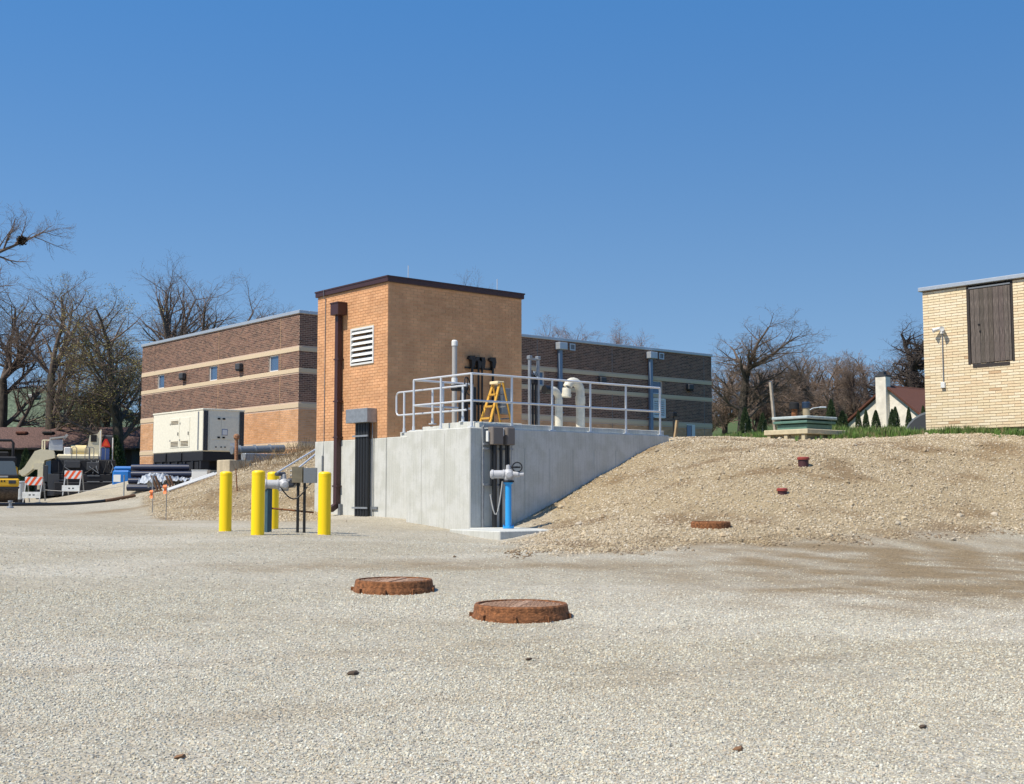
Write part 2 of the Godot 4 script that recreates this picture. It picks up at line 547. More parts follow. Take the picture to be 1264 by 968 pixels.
# how much of the surface is brown dirt (wheel tracks), and how much is the tan tipped stone of the banks
func dirt(s: float, d: float) -> float:
	var wob := fn.get_noise_2d(s * 2.0, d * 2.0 + 40.0) * 0.9
	var right := smooth(-1.0, 5.0, s)
	var a := smooth(1.3, 0.0, absf(d - (15.7 - 0.06 * s) + wob)) * smooth(-6.0, -1.0, s) * 0.9
	var streak := smooth(0.55, 0.0, absf(d - (12.5 + 0.16 * s) + wob * 0.8)) * smooth(1.5, 3.5, s)
	var b := smooth(2.2, 0.4, absf(d - (12.7 + 0.06 * s) + wob * 1.3)) * right
	var e := smooth(0.5, 0.1, absf(d - (18.2 + 0.1 * s) + wob * 0.5)) * smooth(-1.0, 1.0, s) * 0.6
	var g := smooth(1.2, 0.2, absf(d - 34.5 + wob)) * smooth(-13.0, -11.0, s) * smooth(-8.5, -9.8, s)
	var q := smooth(0.62, 1.0, 0.5 + 0.5 * fn.get_noise_2d(s * 1.1 + 300.0, d * 1.6))
	var broad := smooth(11.4, 13.4, d + wob) * smooth(21.5, 18.0, d) * smooth(-0.5, 5.0, s) * 1.15
	b = maxf(maxf(b * 0.9, broad), streak * 1.3)
	# faint wheel tracks curving across the lot
	var line := d - (8.6 + 0.5 * (s - 2.0) + 0.05 * s * s)
	var track := maxf(smooth(0.32, 0.05, absf(line + wob * 0.3)), smooth(0.32, 0.05, absf(line - 1.9 + wob * 0.3))) * 0.32
	var line2 := d - (10.4 - 0.22 * s)
	track = maxf(track, maxf(smooth(0.3, 0.05, absf(line2 + wob * 0.3)), smooth(0.3, 0.05, absf(line2 + 1.8 + wob * 0.3))) * 0.2)
	b = maxf(b, track)
	var k := clampf(maxf(maxf(a, b), maxf(e, g)) * (0.75 + 0.8 * fn.get_noise_2d(s * 7.0, d * 7.0)) + q * 0.35, 0.0, 1.0)
	return k

func bank(s: float, d: float) -> float:
	var wob := fn.get_noise_2d(s * 6.0, d * 6.0) * 0.12
	var k := smooth(0.10, 0.32, H(s, d) - lot(d) + wob)
	# the tipped stone also runs out thinly over the flat in front of the slope
	if s > -1.5 and d < 30.0:
		k = maxf(k, smooth(-0.35, 0.6, d - 17.2 - maxf(s - 1.0, 0.0) * 0.49 + wob * 6.0) * smooth(-0.4, 0.5, s + wob * 4.0 - smooth(21.0, 24.0, d) * 0.4) * 0.95)
	elif s < -4.3 and s > -11.5 and d > 26.0:
		var toe := lerpf(27.0, 28.3, clampf((-s - 4.5) / 3.6, 0.0, 1.0)) + maxf(-s - 8.1, 0.0) * 2.9
		k = maxf(k, smooth(-0.2, 0.5, d - toe + wob * 5.0) * smooth(44.0, 40.0, d))
	return k * (1.0 - smooth(40.0, 46.0, d))

func green(s: float, d: float) -> float:
	var g := smooth(28.3, 29.6, d + fn.get_noise_2d(s * 5.0, d * 5.0) * 0.6) * smooth(6.4, 7.2, s + fn.get_noise_2d(d * 4.0, s * 4.0) * 0.4)
	if d > 52.0: g = maxf(g, smooth(52.0, 60.0, d))
	return g

func ground_colour(s: float, d: float) -> Color:
	var c := Color(0.56, 0.535, 0.465)
	c = c.lerp(Color(0.50, 0.465, 0.385), clampf(0.5 + 1.3 * fn.get_noise_2d(s * 1.5 - 70.0, d * 1.5), 0.0, 1.0))
	c = c.lerp(Color(0.66, 0.64, 0.58), 0.6 * smooth(0.05, 0.45, fn.get_noise_2d(s * 1.1 + 11.0, d * 1.7 + 5.0)))
	var soil := smooth(0.0, 0.5, fn.get_noise_2d(s * 4.0 + 200.0, d * 4.0))
	c = c.lerp(Color(0.45, 0.37, 0.245).lerp(Color(0.29, 0.21, 0.12), soil), bank(s, d))
	c = c.lerp(Color(0.30, 0.22, 0.12), dirt(s, d) * 0.9)
	c = c.lerp(Color(0.09, 0.14, 0.035), green(s, d))
	var k := 1.0 + fn.get_noise_2d(s * 22.0, d * 22.0) * 0.12
	return Color(c.r * k, c.g * k, c.b * k)

func build_ground() -> void:
	var rows := []
	var d := -7.0
	while d < 31.0:
		rows.append(d)
		d += 0.16 if d > 3.0 else 0.6
	while d < 66.0:
		rows.append(d)
		d += 0.5
	for x in [66.0, 72.0, 80.0, 90.0, 105.0, 120.0, 150.0, 200.0, 300.0, 500.0, 900.0, 1600.0]: rows.append(x)
	var cols := 241
	var b := MB.new()
	for r in rows:
		for i in cols:
			var t := (i / float(cols - 1)) * 2.0 - 1.0
			var s := (t * 0.62 + 0.38 * t * t * t) * (9.0 + 0.9 * maxf(r, 0.0))
			var h := H(s, r) if r < 65.0 else far(s, minf(r, 130.0) + maxf(minf(r, 300.0) - 130.0, 0.0) * 1.6)
			b.v.append(W(s, r, h))
			b.c.append(ground_colour(s, r))
	b.n.resize(b.v.size())
	for j in rows.size():
		for i in cols:
			var k := j * cols + i
			var a := b.v[j * cols + mini(i + 1, cols - 1)] - b.v[j * cols + maxi(i - 1, 0)]
			var e := b.v[mini(j + 1, rows.size() - 1) * cols + i] - b.v[maxi(j - 1, 0) * cols + i]
			b.n[k] = a.cross(e).normalized() * (1.0 if a.cross(e).y > 0.0 else -1.0)
			if j > 0 and i > 0:
				var p := k - cols - 1
				b.idx.append_array(PackedInt32Array([p, p + cols, p + 1, p + 1, p + cols, p + cols + 1]))
	var o := part("ground", b, "ground", self)
	tag(o, "pale gravel yard with banks of tipped stone", "ground", "", "structure")

func pebble(seed_: int, flat: float) -> ArrayMesh:
	rng.seed = seed_
	var q := []
	var g := (1.0 + sqrt(5.0)) / 2.0
	for p in [Vector3(-1, g, 0), Vector3(1, g, 0), Vector3(-1, -g, 0), Vector3(1, -g, 0), Vector3(0, -1, g), Vector3(0, 1, g), Vector3(0, -1, -g), Vector3(0, 1, -g), Vector3(g, 0, -1), Vector3(g, 0, 1), Vector3(-g, 0, -1), Vector3(-g, 0, 1)]:
		q.append(p.normalized() * rng.randf_range(0.36, 0.56) * Vector3(1.0, flat, rng.randf_range(0.7, 0.9)))
	var b := MB.new()
	for f in [[0, 11, 5], [0, 5, 1], [0, 1, 7], [0, 7, 10], [0, 10, 11], [1, 5, 9], [5, 11, 4], [11, 10, 2], [10, 7, 6], [7, 1, 8], [3, 9, 4], [3, 4, 2], [3, 2, 6], [3, 6, 8], [3, 8, 9], [4, 9, 5], [2, 4, 11], [6, 2, 10], [8, 6, 7], [9, 8, 1]]:
		b.tri(q[f[0]], q[f[1]], q[f[2]], q[f[0]] + q[f[1]] + q[f[2]])
	return b.mesh(M["stone"])

# loose stones over a patch of ground; pick(s, d) says how likely a stone is to lie there
func strew(parent: Node3D, count: int, da: float, db: float, sa: float, sb: float, wide: float, size: Vector2, pal: Array, pick: Callable, seed_: int, mix := 0.42) -> void:
	var meshes := [pebble(seed_ + 1, 0.75), pebble(seed_ + 2, 0.6), pebble(seed_ + 3, 0.85)]
	rng.seed = seed_
	var buf := [PackedFloat32Array(), PackedFloat32Array(), PackedFloat32Array()]
	for i in count:
		# uniform over the fan of ground that widens with distance
		var d := sqrt(lerpf(da * da, db * db, rng.randf()))
		var s := rng.randf_range(maxf(sa, -wide * d - 2.2), minf(sb, wide * d + 2.2))
		if rng.randf() > pick.call(s, d): continue
		var r := lerpf(size.x, size.y, pow(rng.randf(), 2.4))
		var p := W(s, d, H(s, d) + r * rng.randf_range(-0.05, 0.16))
		var bs := Basis.from_euler(Vector3(rng.randf_range(-0.5, 0.5), rng.randf() * TAU, rng.randf_range(-0.5, 0.5))).scaled(Vector3(r, r, r))
		var c: Color = pal[rng.randi() % pal.size()]
		c = c.lerp(ground_colour(s, d), clampf(mix + 0.45 * dirt(s, d), 0.0, 1.0))
		var k := rng.randf_range(0.8, 1.12)
		buf[i % 3].append_array(PackedFloat32Array([bs.x.x, bs.y.x, bs.z.x, p.x, bs.x.y, bs.y.y, bs.z.y, p.y, bs.x.z, bs.y.z, bs.z.z, p.z, c.r * k, c.g * k, c.b * k, 1.0]))
	for v in 3:
		var mm := MultiMesh.new()
		mm.transform_format = MultiMesh.TRANSFORM_3D
		mm.use_colors = true
		mm.mesh = meshes[v]
		mm.instance_count = buf[v].size() / 16
		mm.buffer = buf[v]
		var o := MultiMeshInstance3D.new()
		o.multimesh = mm
		o.name = "stones"
		parent.add_child(o, true)

func build_gravel() -> void:
	var grey := [Color(0.595, 0.567, 0.445), Color(0.509, 0.487, 0.377), Color(0.436, 0.420, 0.338), Color(0.563, 0.502, 0.343), Color(0.659, 0.644, 0.528), Color(0.319, 0.305, 0.249), Color(0.531, 0.437, 0.265), Color(0.468, 0.457, 0.392), Color(0.228, 0.192, 0.146), Color(0.437, 0.317, 0.183)]
	var tan := [Color(0.53, 0.435, 0.305), Color(0.47, 0.375, 0.25), Color(0.59, 0.51, 0.39), Color(0.36, 0.28, 0.185), Color(0.49, 0.39, 0.25), Color(0.64, 0.57, 0.46), Color(0.29, 0.23, 0.165), Color(0.33, 0.25, 0.155), Color(0.40, 0.30, 0.19)]
	var lotp := func(s, d): return (1.0 - dirt(s, d) * 0.88) * (1.0 - bank(s, d)) * (0.55 + 0.45 * smooth(-0.3, 0.4, fn.get_noise_2d(s * 2.2, d * 2.2 - 50.0)))
	var thin := func(s, d): return lotp.call(s, d) * smooth(27.0, 13.5, d)
	var bankp := func(s, d): return bank(s, d) * (1.0 - green(s, d)) * (1.0 - 0.6 * smooth(0.0, 0.5, fn.get_noise_2d(s * 4.0 + 200.0, d * 4.0)))
	var a := Node3D.new()
	a.name = "gravel"
	add_child(a)
	tag(a, "loose grey crushed stone covering the open lot", "gravel", "", "stuff")
	strew(a, 230000, 4.0, 8.0, -9.0, 9.0, 0.52, Vector2(0.007, 0.024), grey, lotp, 11)
	strew(a, 210000, 8.0, 13.0, -12.0, 12.0, 0.52, Vector2(0.008, 0.026), grey, lotp, 22)
	strew(a, 175000, 13.0, 27.0, -17.0, 17.0, 0.52, Vector2(0.011, 0.030), grey, thin, 33)
	var e := Node3D.new()
	e.name = "bank_gravel"
	add_child(e)
	tag(e, "coarse tan stone tipped over the sloping banks", "gravel", "", "stuff")
	strew(e, 175000, 16.0, 30.0, -1.5, 17.0, 0.52, Vector2(0.016, 0.066), tan, bankp, 44)
	strew(e, 700, 17.0, 29.0, -1.0, 15.0, 0.52, Vector2(0.07, 0.17), tan + [Color(0.20, 0.14, 0.085), Color(0.24, 0.17, 0.10)], bankp, 66)
	# clods and dirt pushed up along the foot of the bank
	var clods := [Color(0.22, 0.155, 0.09), Color(0.27, 0.195, 0.115), Color(0.17, 0.12, 0.075)]
	var foot := func(s, d): return smooth(0.75, 0.1, absf(d - 17.2 - maxf(s - 1.0, 0.0) * 0.49 + fn.get_noise_2d(s * 5.0, d * 5.0) * 0.6)) * smooth(-0.25, 0.3, fn.get_noise_2d(s * 7.0 + 33.0, d * 4.0))
	strew(e, 26000, 16.0, 23.0, -0.8, 12.0, 0.52, Vector2(0.015, 0.075), clods, foot, 77, 0.0)
	strew(e, 50000, 26.0, 43.0, -14.0, -3.0, 0.52, Vector2(0.03, 0.075), tan, bankp, 55)

# ---------------------------------------------------------------- brickwork
# bricks laid in running bond on a wall plane: o lower corner, U along, N out; holes are Rect2(u, y, w, h) from o
func bricks(b: MB, o: Vector3, U: Vector3, N: Vector3, width: float, height: float, L: float, C: float, joint: float, proud: float, pal: Callable, holes := [], skip := []) -> void:
	var rows := int(height / C + 0.02)
	for r in rows:
		var y0 := r * C + joint * 0.5
		var y1 := (r + 1) * C - joint * 0.5
		var bad := false
		for k in skip:
			if o.y + y1 > k.x and o.y + y0 < k.y: bad = true
		if bad: continue
		var u := -(L * 0.5) if r % 2 == 1 else 0.0
		while u < width - 0.02:
			var segs := [[maxf(u, 0.0) + joint * 0.5, minf(u + L, width) - joint * 0.5]]
			for h in holes:
				var hr: Rect2 = h
				if y1 > hr.position.y and y0 < hr.end.y:
					var nx := []
					for sg in segs:
						if sg[1] < hr.position.x or sg[0] > hr.end.x: nx.append(sg)
						else:
							if sg[0] < hr.position.x - 0.02: nx.append([sg[0], hr.position.x])
							if sg[1] > hr.end.x + 0.02: nx.append([hr.end.x, sg[1]])
					segs = nx
			for sg in segs:
				if sg[1] - sg[0] < 0.015: continue
				b.col = pal.call(o.y + y0)
				var out := N * (proud + rng.randf_range(-0.0012, 0.0012))
				var a: Vector3 = o + U * sg[0] + Vector3.UP * y0
				var e: Vector3 = o + U * sg[1] + Vector3.UP * y0
				var f: Vector3 = o + U * sg[1] + Vector3.UP * y1
				var g: Vector3 = o + U * sg[0] + Vector3.UP * y1
				b.quad(a + out, e + out, f + out, g + out, N)
				b.quad(a, e, e + out, a + out, Vector3.DOWN)
				b.quad(g, f, f + out, g + out, Vector3.UP)
				b.quad(a, g, g + out, a + out, -U)
				b.quad(e, f, f + out, e + out, U)
			u += L
	b.col = Color(1, 1, 1)

func tone(pal: Array, spread := 0.08) -> Color:
	var c: Color = pal[rng.randi() % pal.size()]
	var k := 1.0 + rng.randf_range(-spread, spread)
	return Color(c.r * k, c.g * k, c.b * k)

func V3(x: float, y: float, z: float) -> Vector3:
	return Vector3(x, y, z)

# ---------------------------------------------------------------- the tower
func build_tower() -> void:
	rng.seed = 101
	var t := thing("brick_tower", "square orange brick tower with dark brown cornice standing behind the concrete platform", "tower", V3(17.58, 0.8, -24.48))
	var x0 := 15.59
	var x1 := 19.57
	var z0 := -26.0
	var z1 := -22.95
	part("foundation", MB.new().bbox(V3(x0 - 0.02, -0.4, z0 - 0.02), V3(x1, 2.695, z1 - 0.004), 0.012), "concrete", t)
	# wall core with a real recess behind the louvre
	part("wall", MB.new().box(V3(x0 + 0.006, 2.70, z0), V3(x1, 6.25, -24.46)).box(V3(x0 + 0.006, 2.70, -23.52), V3(x1, 6.25, z1 - 0.006)).box(V3(x0 + 0.006, 2.70, -24.459), V3(x1, 4.45, -23.521)).box(V3(x0 + 0.006, 5.28, -24.459), V3(x1, 6.25, -23.521)), "mortar", t)
	var tower_brick := [Color(0.70, 0.37, 0.185), Color(0.685, 0.355, 0.175), Color(0.715, 0.385, 0.195), Color(0.67, 0.345, 0.165), Color(0.705, 0.375, 0.185)]  # orange brick tones, the same for both faces
	var pal := func(_y): return tone(tower_brick, 0.035)
	var b := MB.new()
	bricks(b, V3(x0 + 0.006, 2.70, z0), V3(0, 0, 1), V3(-1, 0, 0), z1 - z0, 3.55, 0.203, 0.0677, 0.010, 0.006, pal, [Rect2(1.52, 1.73, 0.98, 0.86)])
	bricks(b, V3(x0, 2.70, z1 - 0.006), V3(1, 0, 0), V3(0, 0, 1), x1 - x0, 3.55, 0.203, 0.0677, 0.010, 0.006, pal)
	part("brick_courses", b, "brick", t, "stuff")
	# cornice: sheet metal fascia on all four sides and a low cap
	var co := MB.new()
	co.bbox(V3(x0 - 0.05, 6.235, z0 - 0.05), V3(x1 + 0.05, 6.37, z1 + 0.05), 0.012)
	var cor := part("cornice", co, "brown_metal", t)
	part("drip_edge", MB.new().box(V3(x0 - 0.062, 6.345, z0 - 0.062), V3(x1 + 0.062, 6.378, z1 + 0.062)), "brown_metal", cor)
	for p in [V3(16.6, 6.37, -23.6), V3(19.4, 6.37, -23.7)]:
		part("lightning_rod", MB.new().cyl(p, p + V3(0, 0.45, 0), 0.010, 6), "aluminium", t)
	# louvre
	var lv := part("louvre", MB.new().box(V3(x0 + 0.40, 4.452, -24.458), V3(x0 + 0.42, 5.278, -23.522)), "galvanised", t)
	for f in [[V3(x0 - 0.02, 4.43, -24.48), V3(x0 + 0.04, 4.475, -23.50)], [V3(x0 - 0.02, 5.255, -24.48), V3(x0 + 0.04, 5.30, -23.50)], [V3(x0 - 0.02, 4.475, -24.48), V3(x0 + 0.04, 5.255, -24.435)], [V3(x0 - 0.02, 4.475, -23.545), V3(x0 + 0.04, 5.255, -23.50)]]:
		part("frame", MB.new().box(f[0], f[1]), "louvre_metal", lv)
	for i in 6:
		var y := 4.50 + i * 0.13
		part("slat", MB.new().obox(V3(x0 + 0.005, y + 0.05, -23.99), V3(0.028, 0.042, 0) , V3(-0.0035, 0.0022, 0), V3(0, 0, 0.445)), "louvre_metal", lv)
	# rainwater head and downpipe
	var ds := part("downspout", MB.new().box(V3(x0 - 0.15, 1.16, -24.955), V3(x0 - 0.03, 5.70, -24.825)), "brown_metal", t)
	var hd := MB.new()
	hd.bbox(V3(x0 - 0.26, 5.66, -24.94 - 0.06), V3(x0 - 0.002, 5.95, -24.66), 0.01)
	hd.bbox(V3(x0 - 0.275, 5.93, -25.015), V3(x0 - 0.001, 5.965, -24.645), 0.008)
	part("conductor_head", hd, "brown_metal", ds)
	for y in [1.6, 2.75, 3.6, 4.6]:
		part("strap", MB.new().box(V3(x0 - 0.156, y, -25.0), V3(x0 - 0.001, y + 0.035, -24.78)), "brown_metal", ds)
	part("elbow", MB.new().obox(V3(x0 - 0.17, 1.12, -24.89), V3(0.09, 0.06, 0), V3(-0.035, 0.05, 0), V3(0, 0, 0.062)), "brown_metal", ds)
	part("drain_stub", MB.new().box(V3(x0 - 0.10, 0.9, -24.80), V3(x0 - 0.03, 1.2, -24.73)), "steel_grey", t)
	# lightning conductor cable down the face
	part("ground_cable", MB.new().tube([V3(x0 - 0.07, 6.38, -25.62), V3(x0 - 0.07, 6.2, -25.62), V3(x0 - 0.012, 6.15, -25.62), V3(x0 - 0.012, 2.7, -25.62), V3(x0 - 0.034, 2.3, -25.62)], [0.009], 6), "steel_grey", t)
	part("cable_conduit", MB.new().cyl(V3(x0 - 0.045, 1.0, -25.62), V3(x0 - 0.045, 2.35, -25.62), 0.022, 10), "steel_grey", t)
	# wireway with a bank of conduits below
	var jb := part("wireway", MB.new().bbox(V3(15.32, 3.06, -24.25), V3(x0 - 0.002, 3.38, -23.355), 0.006), "galvanised", t)
	for i in 5:
		var z := -24.03 + i * 0.112
		part("conduit", MB.new().cyl(V3(15.50, 0.3, z), V3(15.50, 3.06, z), 0.048, 14), "black_pipe", jb)
	part("thin_conduit", MB.new().cyl(V3(15.53, 0.3, -23.44), V3(15.53, 3.06, -23.44), 0.014, 8), "steel_grey", jb)
	for y in [1.10, 2.74]:
		part("strut", MB.new().box(V3(15.43, y, -24.13), V3(15.452, y + 0.04, -23.5)), "galvanised", jb)
	part("strut", MB.new().box(V3(15.53, 1.09, -23.5), V3(15.567, 1.15, -23.25)), "steel_grey", jb)

# ---------------------------------------------------------------- the platform
func build_platform() -> void:
	var t := thing("concrete_platform", "pale poured concrete platform with high walls in front of the brick tower", "platform", V3(18.2, 0.6, -20.9))
	part("wall_block", MB.new().bbox(V3(15.29, -0.4, -21.77), V3(21.17, 2.79, -19.54), 0.018), "concrete", t)
	part("landing", MB.new().bbox(V3(15.575, -0.4, -22.94), V3(21.0, 2.70, -21.775), 0.012), "concrete", t)
	part("curb", MB.new().bbox(V3(15.62, 2.792, -19.80), V3(21.12, 2.90, -19.66), 0.008), "concrete", t)
	for q in [[-20.95, -19.81, 2.93], [-21.62, -20.955, 2.885], [-22.1, -21.625, 2.83], [-22.45, -22.105, 2.78]]:
		part("step", MB.new().bbox(V3(15.60, 2.5, q[0]), V3(16.9, q[2], q[1]), 0.008), "concrete", t)
	# ridges left by the joints of the form panels
	for x in [16.75, 17.45, 18.12, 18.75, 19.42, 20.05]:
		part("form_seam", MB.new().obox(V3(x, 1.45, -19.538), V3(0.007, 0, 0), V3(0, 0.95, 0), V3(0, 0, 0.008)), "concrete", t)
	for z in [-20.4, -21.2]:
		part("form_seam", MB.new().obox(V3(15.288, 1.6, z), V3(0.003, 0, 0), V3(0, 1.1, 0), V3(0, 0, 0.004)), "concrete", t)
	var p := thing("concrete_pad", "low concrete pad under the blue valve pedestal at the platform corner", "pad", V3(15.4, 0.5, -18.5))
	part("slab", MB.new().bbox(V3(14.33, 0.2, -18.95), V3(15.28, 0.77, -17.42), 0.015).bbox(V3(15.27, 0.2, -19.53), V3(17.3, 0.768, -17.425), 0.015), "concrete", p)
	var k := thing("concrete_curb", "thin concrete ledge running on from the platform above the bank", "ledge", V3(22.6, 2.6, -20.5))
	part("ledge", MB.new().bbox(V3(21.18, 2.72, -20.9), V3(24.3, 2.80, -20.2), 0.01), "concrete", k)
	part("ledge_wall", MB.new().box(V3(21.18, 1.9, -20.85), V3(24.2, 2.715, -20.35)), "concrete", k)

func rail_post(t: Node3D, x: float, z: float, y0: float, y1: float) -> void:
	part("post", MB.new().cyl(V3(x, y0, z), V3(x, y1, z), 0.024, 12), "aluminium", t)
	part("base_plate", MB.new().bbox(V3(x - 0.07, y0 - 0.002, z - 0.05), V3(x + 0.07, y0 + 0.016, z + 0.05), 0.004).cyl(V3(x, y0 + 0.012, z), V3(x, y0 + 0.10, z), 0.031, 12), "aluminium", t)

func build_rails() -> void:
	var t := thing("guard_rail", "two-bar aluminium guard rail round the edge of the concrete platform", "railing", V3(18.2, 2.8, -20.6))
	var y := 2.79
	for x in [15.39, 16.46, 17.59, 18.72, 19.83, 20.95]: rail_post(t, x, -19.62, y, 3.89)
	for z in [-20.66, -21.64]: rail_post(t, 15.39, z, y, 3.89)
	for x in [16.18, 16.99]: rail_post(t, x, -21.64, 2.79, 3.89)
	for h in [3.34, 3.89]:
		part("rail", MB.new().cyl(V3(15.39, h, -19.62), V3(20.95, h, -19.62), 0.022, 12), "aluminium", t)
		part("rail", MB.new().cyl(V3(15.39, h, -19.62), V3(15.39, h, -21.64), 0.022, 12), "aluminium", t)
		part("rail", MB.new().cyl(V3(15.39, h, -21.64), V3(16.99, h, -21.64), 0.022, 12), "aluminium", t)
	var g := thing("stair_handrail", "lower aluminium handrail with a rounded end beside the platform steps", "railing", V3(15.55, 2.7, -21.4))
	for q in [[-22.34, 2.78], [-21.28, 2.93], [-20.22, 2.93]]: rail_post(g, 15.63, q[0], q[1], 3.69)
	var loop := [V3(15.63, 3.69, -20.1), V3(15.63, 3.69, -22.48)]
	for i in 5: loop.append(V3(15.63, 3.59 + 0.10 * cos(PI * 0.5 * i / 4.0), -22.54 - 0.10 * sin(PI * 0.5 * i / 4.0)))
	for i in 5: loop.append(V3(15.63, 3.28 - 0.10 * sin(PI * 0.5 * i / 4.0), -22.54 - 0.10 * cos(PI * 0.5 * i / 4.0)))
	loop.append(V3(15.63, 3.18, -20.1))
	part("rail", MB.new().tube(loop, [0.021], 12), "aluminium", g)
	var s := thing("yard_stair_rail", "sloping pale pipe handrails going up the bank behind the tower", "railing", V3(17.0, 1.2, -29.3))
	for q in [[V3(16.3, 1.95, -29.30), V3(18.9, 2.80, -31.3)], [V3(16.75, 2.10, -28.85), V3(18.6, 2.75, -30.6)]]:
		part("rail", MB.new().cyl(q[0], q[1], 0.028, 10), "aluminium", s)
		part("post", MB.new().cyl(V3(q[0].x + 0.05, 0.8, q[0].z - 0.05), q[0] + V3(0.05, 0.02, -0.05), 0.026, 10), "galvanised", s)

# ---------------------------------------------------------------- the long building
func window_unit(t: Node3D, o: Vector3, U: Vector3, N: Vector3, w: float, h: float) -> void:
	var f := MB.new()
	var d := -N * 0.09
	f.obox(o + U * w * 0.5 + Vector3.UP * 0.02 + d, U * w * 0.5, V3(0, 0.02, 0), N * 0.03)
	f.obox(o + U * w * 0.5 + Vector3.UP * (h - 0.02) + d, U * w * 0.5, V3(0, 0.02, 0), N * 0.03)
	for k in [0.02, w - 0.02]: f.obox(o + U * k + Vector3.UP * h * 0.5 + d, U * 0.02, V3(0, h * 0.5 - 0.041, 0), N * 0.03)
	var win := part("window", f, "louvre_metal", t)
	part("pane", MB.new().obox(o + U * w * 0.5 + Vector3.UP * h * 0.5 + d, U * (w * 0.5 - 0.041), V3(0, h * 0.5 - 0.041, 0), N * 0.006), "glass", win)

func build_long() -> void:
	rng.seed = 202
	var x0 := 22.41
	var z1 := -38.63
	var z0 := -52.35
	var x1 := 44.85
	var t := thing("long_building", "long two-storey brown brick building with pale stone bands and flat roof", "building", V3(33.6, 2.4, -45.5))
	var upper := [Color(0.18, 0.095, 0.065), Color(0.14, 0.075, 0.052), Color(0.22, 0.118, 0.08), Color(0.11, 0.06, 0.045), Color(0.19, 0.10, 0.07)]
	var lower := [Color(0.64, 0.35, 0.175), Color(0.60, 0.32, 0.15), Color(0.67, 0.38, 0.20)]
	var bands := [Vector2(6.54, 6.69), Vector2(5.765, 5.92), Vector2(4.49, 4.66), Vector2(3.07, 3.23)]
	# walls of mortar-coloured backing with real openings
	var wins_z := [[-50.70, -50.0], [-45.78, -45.05], [-40.87, -40.13]]
	var m := MB.new()
	var zs := z0
	for w in wins_z:
		m.box(V3(x0 + 0.006, 1.6, zs), V3(x0 + 0.3, 7.95, w[0]))
		m.box(V3(x0 + 0.006, 1.6, w[0]), V3(x0 + 0.3, 5.93, w[1]))
		m.box(V3(x0 + 0.006, 6.53, w[0]), V3(x0 + 0.3, 7.95, w[1]))
		zs = w[1]
	m.box(V3(x0 + 0.006, 1.6, zs), V3(x0 + 0.3, 7.95, z1 - 0.006))
	part("wall", m, "mortar_brown", t)
	m = MB.new()
	var xs := x0 + 0.3
	var wins_x := [[33.55, 34.2], [40.72, 41.43]]
	for w in wins_x:
		m.box(V3(xs, 1.6, z1 - 0.3), V3(w[0], 7.95, z1 - 0.006))
		m.box(V3(w[0], 1.6, z1 - 0.3), V3(w[1], 5.93, z1 - 0.006))
		m.box(V3(w[0], 6.53, z1 - 0.3), V3(w[1], 7.95, z1 - 0.006))
		xs = w[1]
	m.box(V3(xs, 1.6, z1 - 0.3), V3(x1, 7.95, z1 - 0.006))
	part("wall", m, "mortar_brown", t)
	part("wall", MB.new().box(V3(x1 - 0.3, 1.6, z0), V3(x1 - 0.001, 7.95, z1 - 0.31)).box(V3(x0 + 0.31, 1.6, z0), V3(x1 - 0.31, 7.95, z0 + 0.3)), "mortar_brown", t)
	part("roof", MB.new().box(V3(x0 + 0.31, 7.6, z0 + 0.31), V3(x1 - 0.31, 7.8, z1 - 0.31)), "dark_grey", t)
	var pal := func(y): return tone(upper, 0.12) if y > 4.45 else tone(lower, 0.06)
	var holes := []
	for w in wins_z: holes.append(Rect2(w[0] - z0, 5.92 - 2.0, w[1] - w[0], 0.62))
	var b := MB.new()
	bricks(b, V3(x0 + 0.006, 2.0, z0), V3(0, 0, 1), V3(-1, 0, 0), z1 - z0, 5.93, 0.203, 0.0677, 0.012, 0.004, pal, holes, bands)
	part("brick_courses", b, "brick", t, "stuff")
	holes = []
	for w in wins_x: holes.append(Rect2(w[0] - x0, 5.92 - 2.0, w[1] - w[0], 0.62))
	b = MB.new()
	bricks(b, V3(x0, 2.0, z1 - 0.006), V3(1, 0, 0), V3(0, 0, 1), x1 - x0, 5.93, 0.203, 0.0677, 0.012, 0.004, pal, holes, bands)
	part("brick_courses", b, "brick", t, "stuff")
	for k in bands:
		part("stone_band", MB.new().bbox(V3(x0 - 0.012, k.x, z0 - 0.01), V3(x0 + 0.05, k.y, z1 + 0.012), 0.006), "limestone", t)
		part("stone_band", MB.new().bbox(V3(x0 + 0.052, k.x, z1 - 0.05), V3(x1 + 0.01, k.y, z1 + 0.012), 0.006), "limestone", t)
	# metal coping
	part("coping", MB.new().bbox(V3(x0 - 0.05, 7.90, z0 - 0.05), V3(x0 + 0.36, 8.02, z1 + 0.05), 0.01), "coping", t)
	part("coping", MB.new().bbox(V3(x0 + 0.362, 7.90, z1 - 0.36), V3(x1 + 0.05, 8.02, z1 + 0.05), 0.01), "coping", t)
	part("coping", MB.new().bbox(V3(x1 - 0.36, 7.90, z0 - 0.05), V3(x1 + 0.05, 8.02, z1 - 0.365), 0.01), "coping", t)
	for w in wins_z: window_unit(t, V3(x0, 5.93, w[0]), V3(0, 0, 1), V3(-1, 0, 0), w[1] - w[0], 0.6)
	for w in wins_x: window_unit(t, V3(w[0], 5.93, z1), V3(1, 0, 0), V3(0, 0, 1), w[1] - w[0], 0.6)
	for z in [-48.0, -43.0]:
		var l := part("wall_light", MB.new().bbox(V3(x0 - 0.2, 6.17, z - 0.17), V3(x0 - 0.001, 6.42, z + 0.17), 0.03), "dark_grey", t)
		part("lens", MB.new().box(V3(x0 - 0.17, 6.12, z - 0.13), V3(x0 - 0.02, 6.168, z + 0.13)), "black_paint", l)
